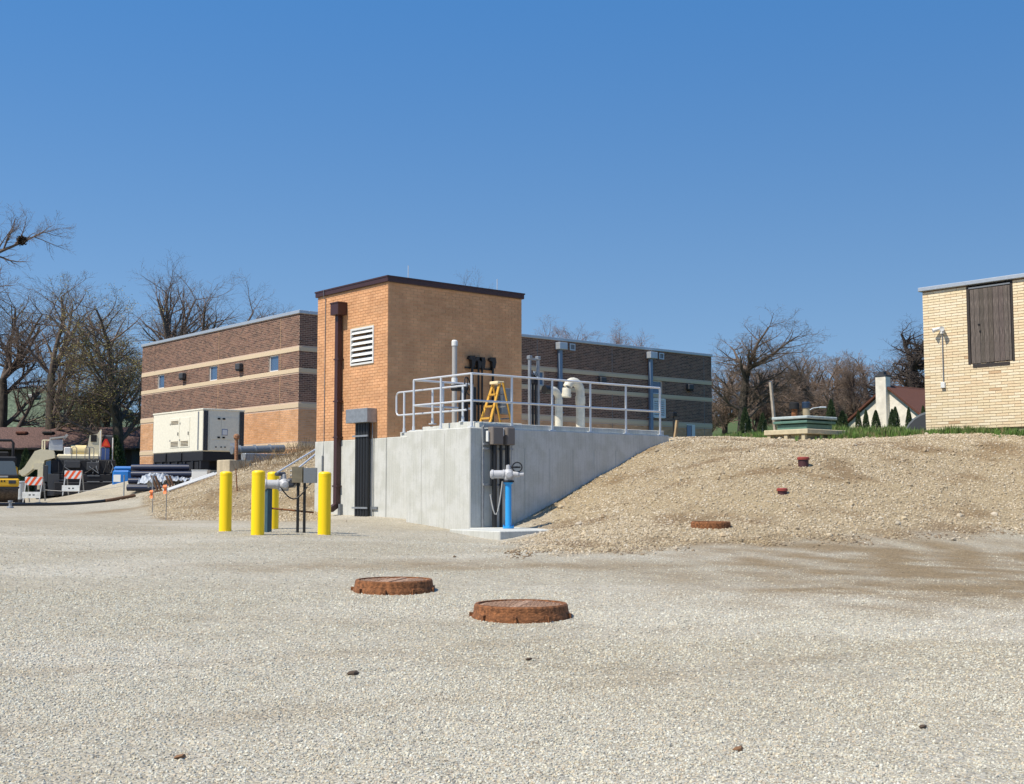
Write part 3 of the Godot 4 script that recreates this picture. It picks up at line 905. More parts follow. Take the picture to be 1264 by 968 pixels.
	for x in [37.5, 43.2]:
		var l := part("wall_light", MB.new().bbox(V3(x - 0.18, 6.22, z1 + 0.001), V3(x + 0.18, 6.48, z1 + 0.2), 0.03), "dark_grey", t)
		part("lens", MB.new().box(V3(x - 0.13, 6.17, z1 + 0.02), V3(x + 0.13, 6.218, z1 + 0.17)), "black_paint", l)
	# vertical movement joints
	for z in [-51.0, -44.93, -39.98]:
		part("movement_joint", MB.new().box(V3(x0 - 0.003, 2.4, z - 0.008), V3(x0 + 0.001, 7.9, z + 0.008)), "dark_grey" if z < -50 else "mortar", t)
	for x in [23.4, 33.8, 38.2, 44.3]:
		part("movement_joint", MB.new().box(V3(x - 0.01, 2.4, z1 - 0.001), V3(x + 0.01, 7.9, z1 + 0.003)), "steel_grey", t)
	# downpipes with square heads, overflow scuppers
	for x in [35.0, 40.55]:
		var d := part("downspout", MB.new().bbox(V3(x - 0.09, 2.6, z1 + 0.03), V3(x + 0.09, 7.55, z1 + 0.17), 0.01), "downpipe_blue", t)
		part("conductor_head", MB.new().bbox(V3(x - 0.21, 7.5, z1 + 0.005), V3(x + 0.25, 7.8, z1 + 0.32), 0.015), "coping", d)
		for y in [3.4, 4.8, 6.2]: part("strap", MB.new().box(V3(x - 0.14, y, z1 + 0.002), V3(x + 0.14, y + 0.05, z1 + 0.18)), "downpipe_blue", d)
	for x in [35.78, 41.35]:
		var s := part("scupper", MB.new().box(V3(x - 0.16, 7.53, z1 + 0.002), V3(x - 0.11, 7.83, z1 + 0.05)).box(V3(x + 0.11, 7.53, z1 + 0.002), V3(x + 0.16, 7.83, z1 + 0.05)).box(V3(x - 0.109, 7.78, z1 + 0.002), V3(x + 0.109, 7.83, z1 + 0.05)).box(V3(x - 0.109, 7.53, z1 + 0.002), V3(x + 0.109, 7.58, z1 + 0.05)), "coping", t)
		part("opening", MB.new().box(V3(x - 0.109, 7.581, z1 + 0.001), V3(x + 0.109, 7.779, z1 + 0.012)), "steel_grey", s)
	# louvre and low window on the shaded side
	var lv := part("louvre", MB.new().box(V3(40.74, 4.86, z1 + 0.002), V3(41.54, 5.68, z1 + 0.012)), "galvanised", t)
	for i in 8: part("slat", MB.new().obox(V3(41.14, 4.93 + i * 0.098, z1 + 0.045), V3(0.34, 0, 0), V3(0, 0.035, -0.02), V3(0, 0.003, 0.005)), "louvre_metal", lv)
	for f in [[40.72, 40.80], [41.48, 41.56]]: part("frame", MB.new().box(V3(f[0], 4.84, z1 + 0.002), V3(f[1], 5.70, z1 + 0.07)), "louvre_metal", lv)
	for f in [[4.82, 4.90], [5.64, 5.72]]: part("frame", MB.new().box(V3(40.8, f[0], z1 + 0.002), V3(41.48, f[1], z1 + 0.07)), "louvre_metal", lv)
	var dr := part("door", MB.new().box(V3(43.04, 2.6, z1 + 0.002), V3(43.34, 4.56, z1 + 0.03)), "glass", t)
	part("frame", MB.new().box(V3(43.35, 2.6, z1 + 0.002), V3(43.56, 4.56, z1 + 0.06)).box(V3(43.0, 4.56, z1 + 0.002), V3(43.56, 4.6, z1 + 0.06)), "louvre_metal", dr)

# ---------------------------------------------------------------- the cream brick shed
func build_cream() -> void:
	rng.seed = 303
	var x0 := 27.06
	var z0 := -16.5
	var z1 := -9.8
	var t := thing("cream_brick_building", "small cream brick building with a boarded window and flat roof edge", "building", V3(30.0, 2.7, -13.2))
	var wz := [-15.33, -14.17]
	var wy := [4.52, 6.37]
	part("wall", MB.new().box(V3(x0 + 0.012, 2.95, z0 + 0.004), V3(x0 + 0.3, 6.40, wz[0])).box(V3(x0 + 0.012, 2.95, wz[0]), V3(x0 + 0.3, wy[0], wz[1])).box(V3(x0 + 0.012, 2.95, wz[1]), V3(x0 + 0.3, 6.40, z1)), "mortar_cream", t)
	part("wall", MB.new().box(V3(x0 + 0.31, 2.95, z0), V3(33.0, 6.40, z0 + 0.3)).box(V3(32.7, 2.95, z0 + 0.301), V3(33.0, 6.40, z1)).box(V3(x0 + 0.31, 2.95, z1 - 0.3), V3(32.69, 6.40, z1)), "mortar_cream", t)
	var fo := MB.new()
	fo.bbox(V3(x0 + 0.03, 1.8, z0 + 0.06), V3(32.9, 2.945, z1), 0.02)
	part("foundation", fo, "concrete_tan", t)
	var cream := [Color(0.84, 0.70, 0.47), Color(0.81, 0.665, 0.43), Color(0.87, 0.74, 0.52), Color(0.80, 0.63, 0.40), Color(0.62, 0.43, 0.25)]
	var L := 0.305
	var C := 0.0667
	var variants := {}
	for k in 5:
		for w in [0, 1]:
			var b := MB.new()
			b.col = cream[k]
			var hw := (L * (0.5 if w == 0 else 0.25)) - 0.0035
			b.box(V3(-0.006, -C * 0.5 + 0.0055, -hw), V3(0.012, C * 0.5 - 0.0055, hw))
			variants["%d%d" % [k, w]] = b.mesh(M["brick_glazed"])
	var list := []
	var rows := 51
	for r in rows:
		var y := 2.975 + (r + 0.5) * C
		var u := 0.0
		var first := r % 2 == 1
		while u < z1 - z0 - 0.1:
			var w := L * 0.5 if first else L
			first = false
			var a := z0 + u
			var e := a + w
			u += w
			if y > wy[0] - 0.02 and y < wy[1] and e > wz[0] + 0.02 and a < wz[1] - 0.02:
				# cut bricks against the opening
				for sg in [[a, minf(e, wz[0])], [maxf(a, wz[1]), e]]:
					if sg[1] - sg[0] > 0.05: list.append([y, sg[0], sg[1]])
				continue
			list.append([y, a, e])
	var rest := MB.new()
	var single := []
	for q in list:
		if q[2] < -13.8 and q[2] - q[1] > 0.14: single.append(q)
	single.sort_custom(func(p, q): return p[1] > q[1])
	var chosen := {}
	for i in mini(290, single.size()): chosen[single[i]] = true
	for q in list:
		var k := rng.randi() % 4
		# a few rust-stained bricks, most of them below the window
		if rng.randf() < (0.25 if absf(q[0] - 4.29) < 0.04 and absf(q[1] + 15.1) < 0.4 else 0.012): k = 4
		var w: float = q[2] - q[1]
		if chosen.has(q) and (absf(w - L) < 0.01 or absf(w - L * 0.5) < 0.01):
			share("brick", variants["%d%d" % [k, 1 if w < 0.2 else 0]], V3(x0 + rng.randf_range(-0.0015, 0.0015), q[0], (q[1] + q[2]) * 0.5), t)
		else:
			rest.col = cream[k]
			var j := rng.randf_range(-0.0015, 0.0015)
			rest.box(V3(x0 - 0.006 + j, q[0] - C * 0.5 + 0.0055, q[1] + 0.0035), V3(x0 + 0.0118, q[0] + C * 0.5 - 0.0055, q[2] - 0.0035))
	part("brick_courses", rest, "brick_glazed", t, "stuff")
	part("roof_edge", MB.new().bbox(V3(x0 - 0.08, 6.40, z0 - 0.08), V3(33.1, 6.50, z1), 0.012), "coping", t)
	# boarded window
	var wn := part("window", MB.new().box(V3(x0 + 0.20, wy[0], wz[0] + 0.001), V3(x0 + 0.22, wy[1], wz[1] - 0.001)), "wood_tan", t)
	part("frame", MB.new().box(V3(x0 - 0.012, wy[0] - 0.02, wz[0] + 0.003), V3(x0 + 0.10, wy[1] - 0.001, wz[0] + 0.07)), "siding_dark", wn)
	part("frame", MB.new().box(V3(x0 - 0.012, wy[0] - 0.02, wz[1] - 0.05), V3(x0 + 0.10, wy[1] - 0.001, wz[1] - 0.003)), "siding_dark", wn)
	part("head_track", MB.new().box(V3(x0 - 0.03, wy[1] - 0.065, wz[0] + 0.071), V3(x0 + 0.02, wy[1] - 0.03, wz[1] - 0.051)), "steel_grey", wn)
	var bz: float = wz[0] + 0.09
	var k := 0
	while bz < wz[1] - 0.08:
		var w := minf(rng.randf_range(0.105, 0.145), wz[1] - 0.06 - bz)
		var b := MB.new()
		var g := rng.randf_range(0.75, 1.2)
		b.col = Color(g, g * rng.randf_range(0.95, 1.02), g * rng.randf_range(0.92, 1.02))
		b.bbox(V3(x0 - 0.02 + rng.randf_range(-0.004, 0.004), wy[0] + rng.randf_range(-0.01, 0.012), bz + 0.002), V3(x0 + 0.012, wy[1] - 0.085, bz + w - 0.004), 0.003)
		part("plank", b, "wood_grey", wn)
		bz += w
		k += 1
	part("latch", MB.new().bbox(V3(x0 - 0.035, 5.42, wz[0] + 0.28), V3(x0 - 0.018, 5.45, wz[0] + 0.34), 0.003).bbox(V3(x0 - 0.035, 5.25, wz[0] + 0.31), V3(x0 - 0.018, 5.29, wz[0] + 0.35), 0.003), "dark", wn)
	part("sill", MB.new().box(V3(x0 - 0.02, wy[0] - 0.10, wz[0] + 0.12), V3(x0 + 0.02, wy[0] - 0.022, wz[1] - 0.12)), "siding_dark", wn)  # dark strip along the lower edge of the planks
	# flood light with its conduit
	var fl := part("flood_light", MB.new().bbox(V3(x0 - 0.06, 5.30, -16.03), V3(x0 - 0.001, 5.42, -15.93), 0.01), "pvc_white", t)
	for q in [[V3(x0 - 0.05, 5.44, -16.0), V3(x0 - 0.22, 5.36, -16.20)], [V3(x0 - 0.05, 5.44, -15.96), V3(x0 - 0.24, 5.40, -15.86)]]:
		var ax: Vector3 = (q[1] - q[0]).normalized()
		part("lamp_head", MB.new().lathe(q[0], [Vector2(0, 0), Vector2(0.035, 0), Vector2(0.04, 0.06), Vector2(0.06, 0.2), Vector2(0.0, 0.19)], 14, ax), "pvc_white", fl)
	part("conduit", MB.new().cyl(V3(x0 - 0.025, 4.12, -15.98), V3(x0 - 0.025, 5.31, -15.98), 0.014, 8), "steel_grey", fl)
	part("switch_box", MB.new().bbox(V3(x0 - 0.07, 3.98, -16.04), V3(x0 - 0.001, 4.13, -15.93), 0.01), "pvc_white", fl)

# ---------------------------------------------------------------- plant on and round the platform
func build_platform_plant() -> void:
	# vent stack
	var t := thing("vent_stack", "tall pale plastic vent pipe with a white cap on the platform", "pipe", V3(16.69, 2.8, -21.9))
	part("pipe", MB.new().cyl(V3(16.69, 2.7, -21.9), V3(16.69, 4.80, -21.9), 0.057, 18), "pvc_grey", t)
	part("coupling", MB.new().cyl(V3(16.69, 3.86, -21.9), V3(16.69, 4.03, -21.9), 0.068, 18), "pvc_white", t)
	part("cap", MB.new().lathe(V3(16.69, 4.76, -21.9), [Vector2(0.069, 0), Vector2(0.069, 0.10), Vector2(0.05, 0.13), Vector2(0, 0.135)], 18), "pvc_white", t)
	# black conduits with weather heads on the tower face
	t = thing("conduit_rack", "black conduits with hooded tops clamped to the shaded tower wall", "conduit", V3(18.2, 2.8, -22.85))
	for q in [[17.95, 3.72, 4.60, 0.032], [18.14, 3.6, 4.58, 0.024], [18.25, 3.6, 4.58, 0.024], [18.58, 3.55, 4.60, 0.030]]:
		var x: float = q[0]
		var p := part("conduit", MB.new().cyl(V3(x, 2.71, -22.86), V3(x, q[2], -22.86), q[3], 12), "black_pipe", t)
		part("weather_head", MB.new().prism(PackedVector2Array([Vector2(-0.13, 0.03), Vector2(-0.10, 0.10), Vector2(0.05, 0.11), Vector2(0.07, 0.0), Vector2(0.04, -0.16), Vector2(-0.04, -0.16), Vector2(-0.05, 0.0)]), V3(x, q[2] + 0.0, -22.91), V3(1, 0, 0), V3(0, 1, 0), V3(0, 0, 0.10)), "black_pipe", p)
	part("lower_body", MB.new().cyl(V3(17.95, 3.0, -22.80), V3(17.95, 3.95, -22.80), 0.06, 14), "black_pipe", t)
	part("clamp_bar", MB.new().bbox(V3(17.78, 4.40, -22.945), V3(18.66, 4.44, -22.90), 0.004), "black_pipe", t)
	part("clamp_bar", MB.new().bbox(V3(17.85, 3.55, -22.945), V3(18.75, 3.60, -22.90), 0.004), "black_pipe", t)
	# grey cabinet behind the ladder
	t = thing("grey_cabinet", "flat grey steel cabinet on the tower wall behind the yellow ladder", "cabinet", V3(18.4, 3.4, -22.8))
	part("body", MB.new().bbox(V3(18.72, 3.35, -22.94), V3(19.05, 3.98, -22.72), 0.01), "steel_grey", t)
	part("door", MB.new().bbox(V3(18.74, 3.37, -22.719), V3(19.03, 3.96, -22.70), 0.005), "steel_grey", t)
	# gate operator with handwheel
	t = thing("gate_operator", "black gate operator with an upright handwheel behind the corner rail post", "valve operator", V3(16.3, 2.8, -21.1))
	part("pedestal", MB.new().cyl(V3(16.48, 2.7, -21.3), V3(16.48, 3.45, -21.3), 0.11, 16), "black_paint", t)
	part("gearbox", MB.new().bbox(V3(16.0, 3.66, -21.16), V3(16.36, 3.80, -20.94), 0.03).cyl(V3(16.42, 3.45, -21.25), V3(16.42, 3.78, -21.2), 0.07, 14), "black_paint", t)
	var ax := V3(0.55, 0.15, 0.82).normalized()
	var hw := part("handwheel", MB.new().torus(V3(16.26, 3.76, -20.86), ax, 0.20, 0.014), "black_paint", t)
	var sp := MB.new()
	for i in 3:
		var a := ax.cross(Vector3.UP).normalized().rotated(ax, TAU * i / 3.0 + 0.4)
		sp.cyl(V3(16.26, 3.76, -20.86), V3(16.26, 3.76, -20.86) + a * 0.2, 0.010, 6)
	part("spokes", sp, "black_paint", hw)
	# step ladder
	t = thing("step_ladder", "yellow fibreglass step ladder standing open on the platform", "ladder", V3(16.85, 2.8, -20.6))
	var top := 3.84
	for z in [-20.78, -20.42]:
		part("front_rail", MB.new().obox(V3(16.66, (2.8 + top) * 0.5, z + (0.035 if z < -20.6 else -0.035)), V3(0.014, 0.0, 0), V3(0.19, (top - 2.8) * 0.5, 0.035 if z < -20.6 else -0.035), V3(0, 0, 0.035)), "ladder_yellow", t)
		part("rear_rail", MB.new().obox(V3(17.02, (2.8 + top) * 0.5, z), V3(0.012, 0, 0), V3(-0.14, (top - 2.8) * 0.5, 0), V3(0, 0, 0.022)), "ladder_yellow", t)
	for i in 3:
		var f := (i + 1) / 4.0
		part("step", MB.new().bbox(V3(16.47 + 0.38 * f - 0.05, 2.8 + 1.04 * f - 0.02, -20.77 + 0.07 * f), V3(16.47 + 0.38 * f + 0.06, 2.8 + 1.04 * f + 0.02, -20.43 - 0.07 * f), 0.004), "ladder_yellow", t)
		part("brace", MB.new().box(V3(17.16 - 0.28 * f - 0.01, 2.8 + 1.04 * f, -20.76), V3(17.16 - 0.28 * f + 0.01, 2.8 + 1.04 * f + 0.03, -20.44)), "steel_grey", t)
	part("top_cap", MB.new().bbox(V3(16.76, top - 0.03, -20.74), V3(16.95, top + 0.035, -20.46), 0.01), "ladder_cap", t)
	# slide gate frame
	t = thing("slide_gate_frame", "tall narrow steel gate frame with black stems at the platform edge", "gate frame", V3(17.4, 2.8, -20.0))
	for x in [17.28, 17.52]:
		part("upright", MB.new().bbox(V3(x - 0.027, 2.7, -20.03), V3(x + 0.027, 4.38, -19.97), 0.005), "galvanised", t)
		part("cap", MB.new().bbox(V3(x - 0.05, 4.34, -20.05), V3(x + 0.045, 4.42, -19.95), 0.012), "galvanised", t)
	part("crossbar", MB.new().bbox(V3(17.308, 4.33, -20.02), V3(17.492, 4.37, -19.98), 0.004), "galvanised", t)
	for x in [17.37, 17.45]: part("stem", MB.new().cyl(V3(x, 2.7, -20.0), V3(x, 4.0, -20.0), 0.024, 10), "black_pipe", t)
	part("hoist", MB.new().bbox(V3(17.32, 3.80, -20.06), V3(17.48, 4.02, -19.94), 0.02), "black_paint", t)
	for i in 2: part("wrapped_strap", MB.new().obox(V3(17.385 + i * 0.03, 4.02 - i * 0.02, -19.935), V3(0.045, -0.05, 0), V3(0.010, 0.010, 0), V3(0, 0, 0.004)), "white_board", t)
	# goosenecks
	t = thing("gooseneck_pipe", "large cream gooseneck vent pipe curving over behind the rail", "pipe", V3(19.9, 2.8, -21.2))
	var pts := [V3(19.90, 2.7, -21.2), V3(19.90, 3.78, -21.2)]
	for i in 13:
		var a := PI * i / 12.0
		pts.append(V3(19.68 + 0.22 * cos(a), 3.83 + 0.24 * sin(a), -21.2))
	pts.append(V3(19.45, 3.76, -21.2))
	part("pipe", MB.new().tube(pts, [0.105], 20), "pvc", t)
	part("coupling", MB.new().cyl(V3(19.90, 3.55, -21.2), V3(19.90, 3.74, -21.2), 0.118, 20), "pvc", t)
	part("mouth", MB.new().cyl(V3(19.457, 3.77, -21.2), V3(19.452, 3.70, -21.2), 0.117, 20), "pvc", t)
	part("side_pipe", MB.new().cyl(V3(20.06, 2.7, -21.25), V3(20.06, 3.6, -21.25), 0.03, 10), "steel_grey", t)
	t = thing("elbow_pipe", "smaller cream elbow pipe bending towards a black outlet on the platform", "pipe", V3(19.2, 2.8, -21.2))
	pts = [V3(19.21, 3.55, -21.2)]
	for i in 8:
		var a := PI * 0.5 * i / 7.0
		pts.append(V3(19.01 + 0.20 * cos(a), 3.64 + 0.20 * sin(a), -21.2))
	pts.append(V3(18.93, 3.84, -21.2))
	part("elbow", MB.new().tube(pts, [0.085], 18), "pvc", t)
	part("riser", MB.new().cyl(V3(19.21, 2.7, -21.2), V3(19.21, 3.62, -21.2), 0.092, 18), "pvc", t)
	part("outlet", MB.new().cyl(V3(18.76, 3.84, -21.2), V3(18.94, 3.84, -21.2), 0.10, 18), "black_pipe", t)

func valve_actuator(t: Node3D, o: Vector3, A: Vector3, B: Vector3) -> void:   # A along the motor, B across
	var Y := Vector3.UP
	var g := part("gear_case", MB.new().lathe(o + V3(0, -0.02, 0), [Vector2(0.0, 0), Vector2(0.085, 0), Vector2(0.10, 0.04), Vector2(0.10, 0.17), Vector2(0.07, 0.21), Vector2(0.05, 0.22), Vector2(0.045, 0.30), Vector2(0.0, 0.31)], 18), "actuator_grey", t)
	part("motor", MB.new().lathe(o + Y * 0.1 + A * 0.06, [Vector2(0.07, 0), Vector2(0.095, 0.02), Vector2(0.095, 0.05), Vector2(0.082, 0.055), Vector2(0.082, 0.23), Vector2(0.095, 0.235), Vector2(0.095, 0.27), Vector2(0.06, 0.30), Vector2(0.0, 0.305)], 18, A), "actuator_grey", g)
	part("control_cover", MB.new().lathe(o + Y * 0.09 + B * 0.05, [Vector2(0.06, 0), Vector2(0.075, 0.02), Vector2(0.075, 0.10), Vector2(0.05, 0.13), Vector2(0.0, 0.135)], 16, B), "actuator_grey", g)
	part("terminal_cover", MB.new().lathe(o + Y * 0.1 - A * 0.06, [Vector2(0.05, 0), Vector2(0.06, 0.03), Vector2(0.06, 0.14), Vector2(0.035, 0.16), Vector2(0.035, 0.24), Vector2(0.0, 0.24)], 16, -A), "actuator_grey", g)

func build_valves() -> void:
	var o := V3(15.54, 0.77, -18.63)
	var A := W(-1, 0.05).normalized()
	var B := W(0.1, -1).normalized()
	var t := thing("blue_valve_pedestal", "bright blue valve pedestal with a grey actuator on the concrete pad", "valve", o)
	part("column", MB.new().lathe(o, [Vector2(0.0, 0.0), Vector2(0.11, 0.0), Vector2(0.11, 0.035), Vector2(0.062, 0.04), Vector2(0.062, 0.86), Vector2(0.095, 0.88), Vector2(0.095, 0.905), Vector2(0, 0.905)], 24), "blue_paint", t)
	for i in 4:
		var a := TAU * i / 4.0 + 0.5
		part("bolt", MB.new().cyl(o + V3(0.092 * cos(a), 0.03, 0.092 * sin(a)), o + V3(0.092 * cos(a), 0.07, 0.092 * sin(a)), 0.014, 6), "blue_paint", t)
	part("flange", MB.new().cyl(o + V3(0, 0.905, 0), o + V3(0, 0.94, 0), 0.115, 20), "black_paint", t)
	valve_actuator(t, o + V3(0, 0.96, 0), A, B)
	var wc := o + V3(0, 1.20, 0) - A * 0.17 + B * 0.02
	var hw := part("handwheel", MB.new().torus(wc, (B + A * 0.25).normalized(), 0.095, 0.013, 20), "black_paint", t)
	part("hub", MB.new().bbox(wc - V3(0.07, 0.015, 0.03), wc + V3(0.07, 0.015, 0.03), 0.006).cyl(wc, wc - B * 0.12 + A * 0.1, 0.02, 8), "black_paint", hw)
	var hz := []
	for i in 9:
		var f := i / 8.0
		hz.append(o + V3(0, 0.92, 0) + A * (0.12 + 0.24 * f) + V3(0, -0.52 * sin(PI * f) - 0.25 * f, 0) + B * 0.03)
	part("cable_hose", MB.new().tube(hz, [0.014], 8), "pvc_grey", t)
	# the wall rack of control boxes
	t = thing("control_box_rack", "steel strut rack with two grey control boxes on the shaded platform wall", "control panel", V3(15.97, 0.77, -19.5))
	for x in [15.60, 16.33]: part("strut", MB.new().bbox(V3(x - 0.022, 0.75 if x < 16 else 1.6, -19.535), V3(x + 0.022, 2.82, -19.49), 0.003), "galvanised", t)
	for y in [1.61, 2.34, 2.43, 2.80]: part("cross_strut", MB.new().bbox(V3(15.575, y, -19.488), V3(16.36 if y > 1.7 else 16.0, y + 0.042, -19.45), 0.003), "galvanised", t)
	for q in [[15.68, 15.96], [16.06, 16.27]]:
		var bx := part("control_box", MB.new().bbox(V3(q[0], 2.44, -19.449), V3(q[1], 2.80, -19.29), 0.01), "box_brown", t)
		part("cover", MB.new().bbox(V3(q[0] + 0.012, 2.455, -19.289), V3(q[1] - 0.012, 2.785, -19.278), 0.004), "box_brown", bx)
	part("disconnect_handle", MB.new().bbox(V3(15.985, 2.62, -19.449), V3(16.045, 2.78, -19.36), 0.01), "pvc_white", t)
	part("sensor_box", MB.new().bbox(V3(15.625, 2.5, -19.449), V3(15.665, 2.72, -19.38), 0.006), "pvc_white", t)
	for q in [[15.83, 0.05], [16.0, 0.032], [15.74, 0.016]]: part("conduit", MB.new().cyl(V3(q[0], 0.6 if q[0] > 15.8 else 1.6, -19.42), V3(q[0], 2.44, -19.42), q[1], 12), "black_pipe", t)
	part("conduit", MB.new().tube([V3(16.18, 2.44, -19.40), V3(16.18, 1.95, -19.40), V3(16.14, 1.80, -19.38), V3(16.02, 1.72, -19.36)], [0.03], 10), "black_pipe", t)
	part("conduit", MB.new().cyl(V3(16.12, 2.44, -19.40), V3(16.12, 1.35, -19.40), 0.022, 8), "black_pipe", t)
	# second actuator between the bollards
	o = W(-4.34, 22.0, 0.78)
	t = thing("teal_valve_pedestal", "dark teal valve post with a grey actuator between the yellow bollards", "valve", o)
	part("column", MB.new().bbox(o + V3(-0.05, -0.3, -0.05), o + V3(0.05, 0.76, 0.05), 0.008), "teal_paint", t)
	var A2 := W(1, 0.1).normalized()
	valve_actuator(t, o + V3(0, 0.74, 0) + A2 * 0.26, -A2, W(0.35, -1).normalized())
	part("dark_cover", MB.new().lathe(o + V3(0, 0.86, 0) + A2 * 0.36, [Vector2(0.085, 0), Vector2(0.085, 0.09), Vector2(0.05, 0.12), Vector2(0, 0.12)], 14, W(0.5, -1, 0.1).normalized()), "actuator_dark", t)
	part("sight_dome", MB.new().bbox(o + A2 * 0.2 + V3(-0.09, 0.99, -0.06), o + A2 * 0.2 + V3(0.09, 1.06, 0.06), 0.02), "actuator_dark", t)
	part("cross_bar", MB.new().cyl(o + V3(0, 0.42, 0), o + A2 * 0.80 + V3(0, 0.34, 0), 0.016, 8), "rusty_iron", t)
	# stand with two control boxes
	o = W(-3.76, 22.0, 0.80)
	t = thing("control_box_stand", "two control boxes on black posts between the yellow bollards", "control box", o)
	for k in [-0.055, 0.06]:
		part("post", MB.new().cyl(o + A2 * k + V3(0, -0.3, 0), o + A2 * k + V3(0, 0.86, 0), 0.026, 10), "black_pipe", t)
	var N2 := W(0.0, -1).normalized()
	part("control_box", MB.new().obox(o + V3(0, 0.99, 0) - A2 * 0.06, W(0.085, 0.04), V3(0, 0.14, 0), N2 * 0.10), "box_tan", t)
	part("control_box", MB.new().obox(o + V3(0, 0.98, 0) + A2 * 0.16, W(0.11, 0.0), V3(0, 0.135, 0), N2 * 0.08), "steel_grey", t)
	for i in 3: part("gland", MB.new().cyl(o + V3(0, 0.90 + i * 0.08, 0) - A2 * 0.20, o + V3(0, 0.90 + i * 0.08, 0) - A2 * 0.14, 0.02, 8), "pvc_grey", t)
	hz = []
	for i in 9:
		var f := i / 8.0
		hz.append(o - A2 * (0.36 - 0.48 * f) + V3(0, 0.78 - 0.22 * sin(PI * f), 0) + N2 * 0.06)
	part("cable_hose", MB.new().tube(hz, [0.012], 8), "black_pipe", t)

func build_bollards() -> void:
	var p: Node3D = null
	var where := [[-4.30, 20.9, 1.09, "yellow bollard nearest the camera, second from the left"], [-5.22, 22.5, 1.09, "leftmost yellow bollard, standing before the tan stone mound"], [-4.57, 23.6, 1.09, "yellow bollard half hidden behind the grey actuator"], [-3.25, 21.4, 1.10, "rightmost yellow bollard, in front of the tower downpipe"]]
	for q in where:
		var at := W(q[0], q[1], H(q[0], q[1]) - 0.02)
		if p == null:
			p = thing("yellow_bollard", q[3], "bollard", at, 0.001, "yellow bollards round the valve")
			part("sleeve", MB.new().lathe(V3(0, -0.1, 0), [Vector2(0.112, 0), Vector2(0.112, 1.16)], 28), "yellow", p)
			part("dome", MB.new().lathe(V3(0, 1.06, 0), [Vector2(0.113, 0), Vector2(0.112, 0.015), Vector2(0.098, 0.035), Vector2(0.06, 0.047), Vector2(0.0, 0.05)], 28), "yellow", p)
			part("seam", MB.new().lathe(V3(0, 1.03, 0), [Vector2(0.1135, 0), Vector2(0.1135, 0.012)], 28), "yellow", p)
		else:
			copy(p, at, rng.randf() * 40.0, q[3])

func build_manholes() -> void:
	var items := [[-1.24, 13.03, 0.405, "rusty raised manhole frame farther from the camera, with a smooth cover"], [0.08, 11.03, 0.415, "rusty raised manhole frame nearest the camera, with a ribbed cover"]]
	for j in 2:
		var q = items[j]
		rng.seed = 400 + j
		var g := H(q[0], q[1])
		var o := W(q[0], q[1], g)
		var R: float = q[2]
		var t := thing("manhole_cover", q[3], "manhole", o, 0.0, "manholes in the lot")
		var ring := MB.new()
		ring.lathe(o, [Vector2(R + 0.035, -0.08), Vector2(R + 0.022, 0.015), Vector2(R + 0.008, 0.05), Vector2(R, 0.105), Vector2(R - 0.01, 0.118), Vector2(R - 0.035, 0.118), Vector2(R - 0.04, 0.10)], 56)
		var fr := part("frame", ring, "rusty_iron", t)
		for i in 9:
			var a := TAU * i / 9.0 + 0.3
			var d := V3(cos(a), 0, sin(a))
			part("lug", MB.new().obox(o + d * (R + 0.02) + V3(0, 0.01, 0), d * 0.025, V3(0, 0.03, 0), d.cross(Vector3.UP) * 0.014), "rusty_iron", fr)
		var cv := part("cover", MB.new().lathe(o, [Vector2(R - 0.043, 0.06), Vector2(R - 0.043, 0.104), Vector2(0.0, 0.106)], 48), "rusty_cover", t)
		# raised checker of the casting
		var st := MB.new()
		var step := 0.05
		var r2 := R - 0.07
		var x := -r2
		while x < r2:
			var z := -r2
			while z < r2:
				if x * x + z * z < r2 * r2 and (j == 1 or absf(x * 0.6 + z * 0.8) > 0.14):
					st.obox(o + V3(x, 0.108, z), V3(0.014, 0, 0.006), V3(0, 0.004, 0), V3(-0.006, 0, 0.014))
				z += step
			x += step
		part("raised_pattern", st, "rusty_cover", cv)
		part("plain_bar", MB.new().obox(o + V3(0, 0.109, 0), V3(0.8, 0, -0.6) * (R - 0.08), V3(0, 0.004, 0), V3(0.6, 0, 0.8) * 0.035), "rusty_cover", cv)
	# third one set level into the bank
	var o := W(3.31, 20.6, H(3.31, 20.6) + 0.02)
	var t := thing("bank_manhole", "thin rusty manhole ring lying level in the foot of the stone bank", "manhole", o)
	part("frame", MB.new().lathe(o, [Vector2(0.34, -0.2), Vector2(0.33, 0.05), Vector2(0.315, 0.075), Vector2(0.29, 0.075), Vector2(0.285, 0.05)], 40), "rusty_iron", t)
	part("cover", MB.new().lathe(o, [Vector2(0.284, 0.0), Vector2(0.284, 0.062), Vector2(0, 0.064)], 36), "rusty_cover", t)
	for q in [[5.68, 24.0, 0.12, 0.14, "dark red capped pipe stub standing out high on the bank"], [4.93, 22.5, 0.10, 0.06, "small red cleanout cap lying flush lower down the bank"]]:
		o = W(q[0], q[1], H(q[0], q[1]))
		t = thing("cleanout_cap", q[4], "pipe cap", o, 0.0, "cleanouts in the bank")
		part("pipe", MB.new().cyl(o + V3(0, -0.2, 0), o + V3(0, q[3], 0), q[2] * 0.85, 18), "cap_dark", t)
		part("cap", MB.new().lathe(o + V3(0, q[3] - 0.02, 0), [Vector2(q[2], 0), Vector2(q[2], 0.04), Vector2(q[2] * 0.85, 0.055), Vector2(0, 0.057)], 18), "red_plastic", t)

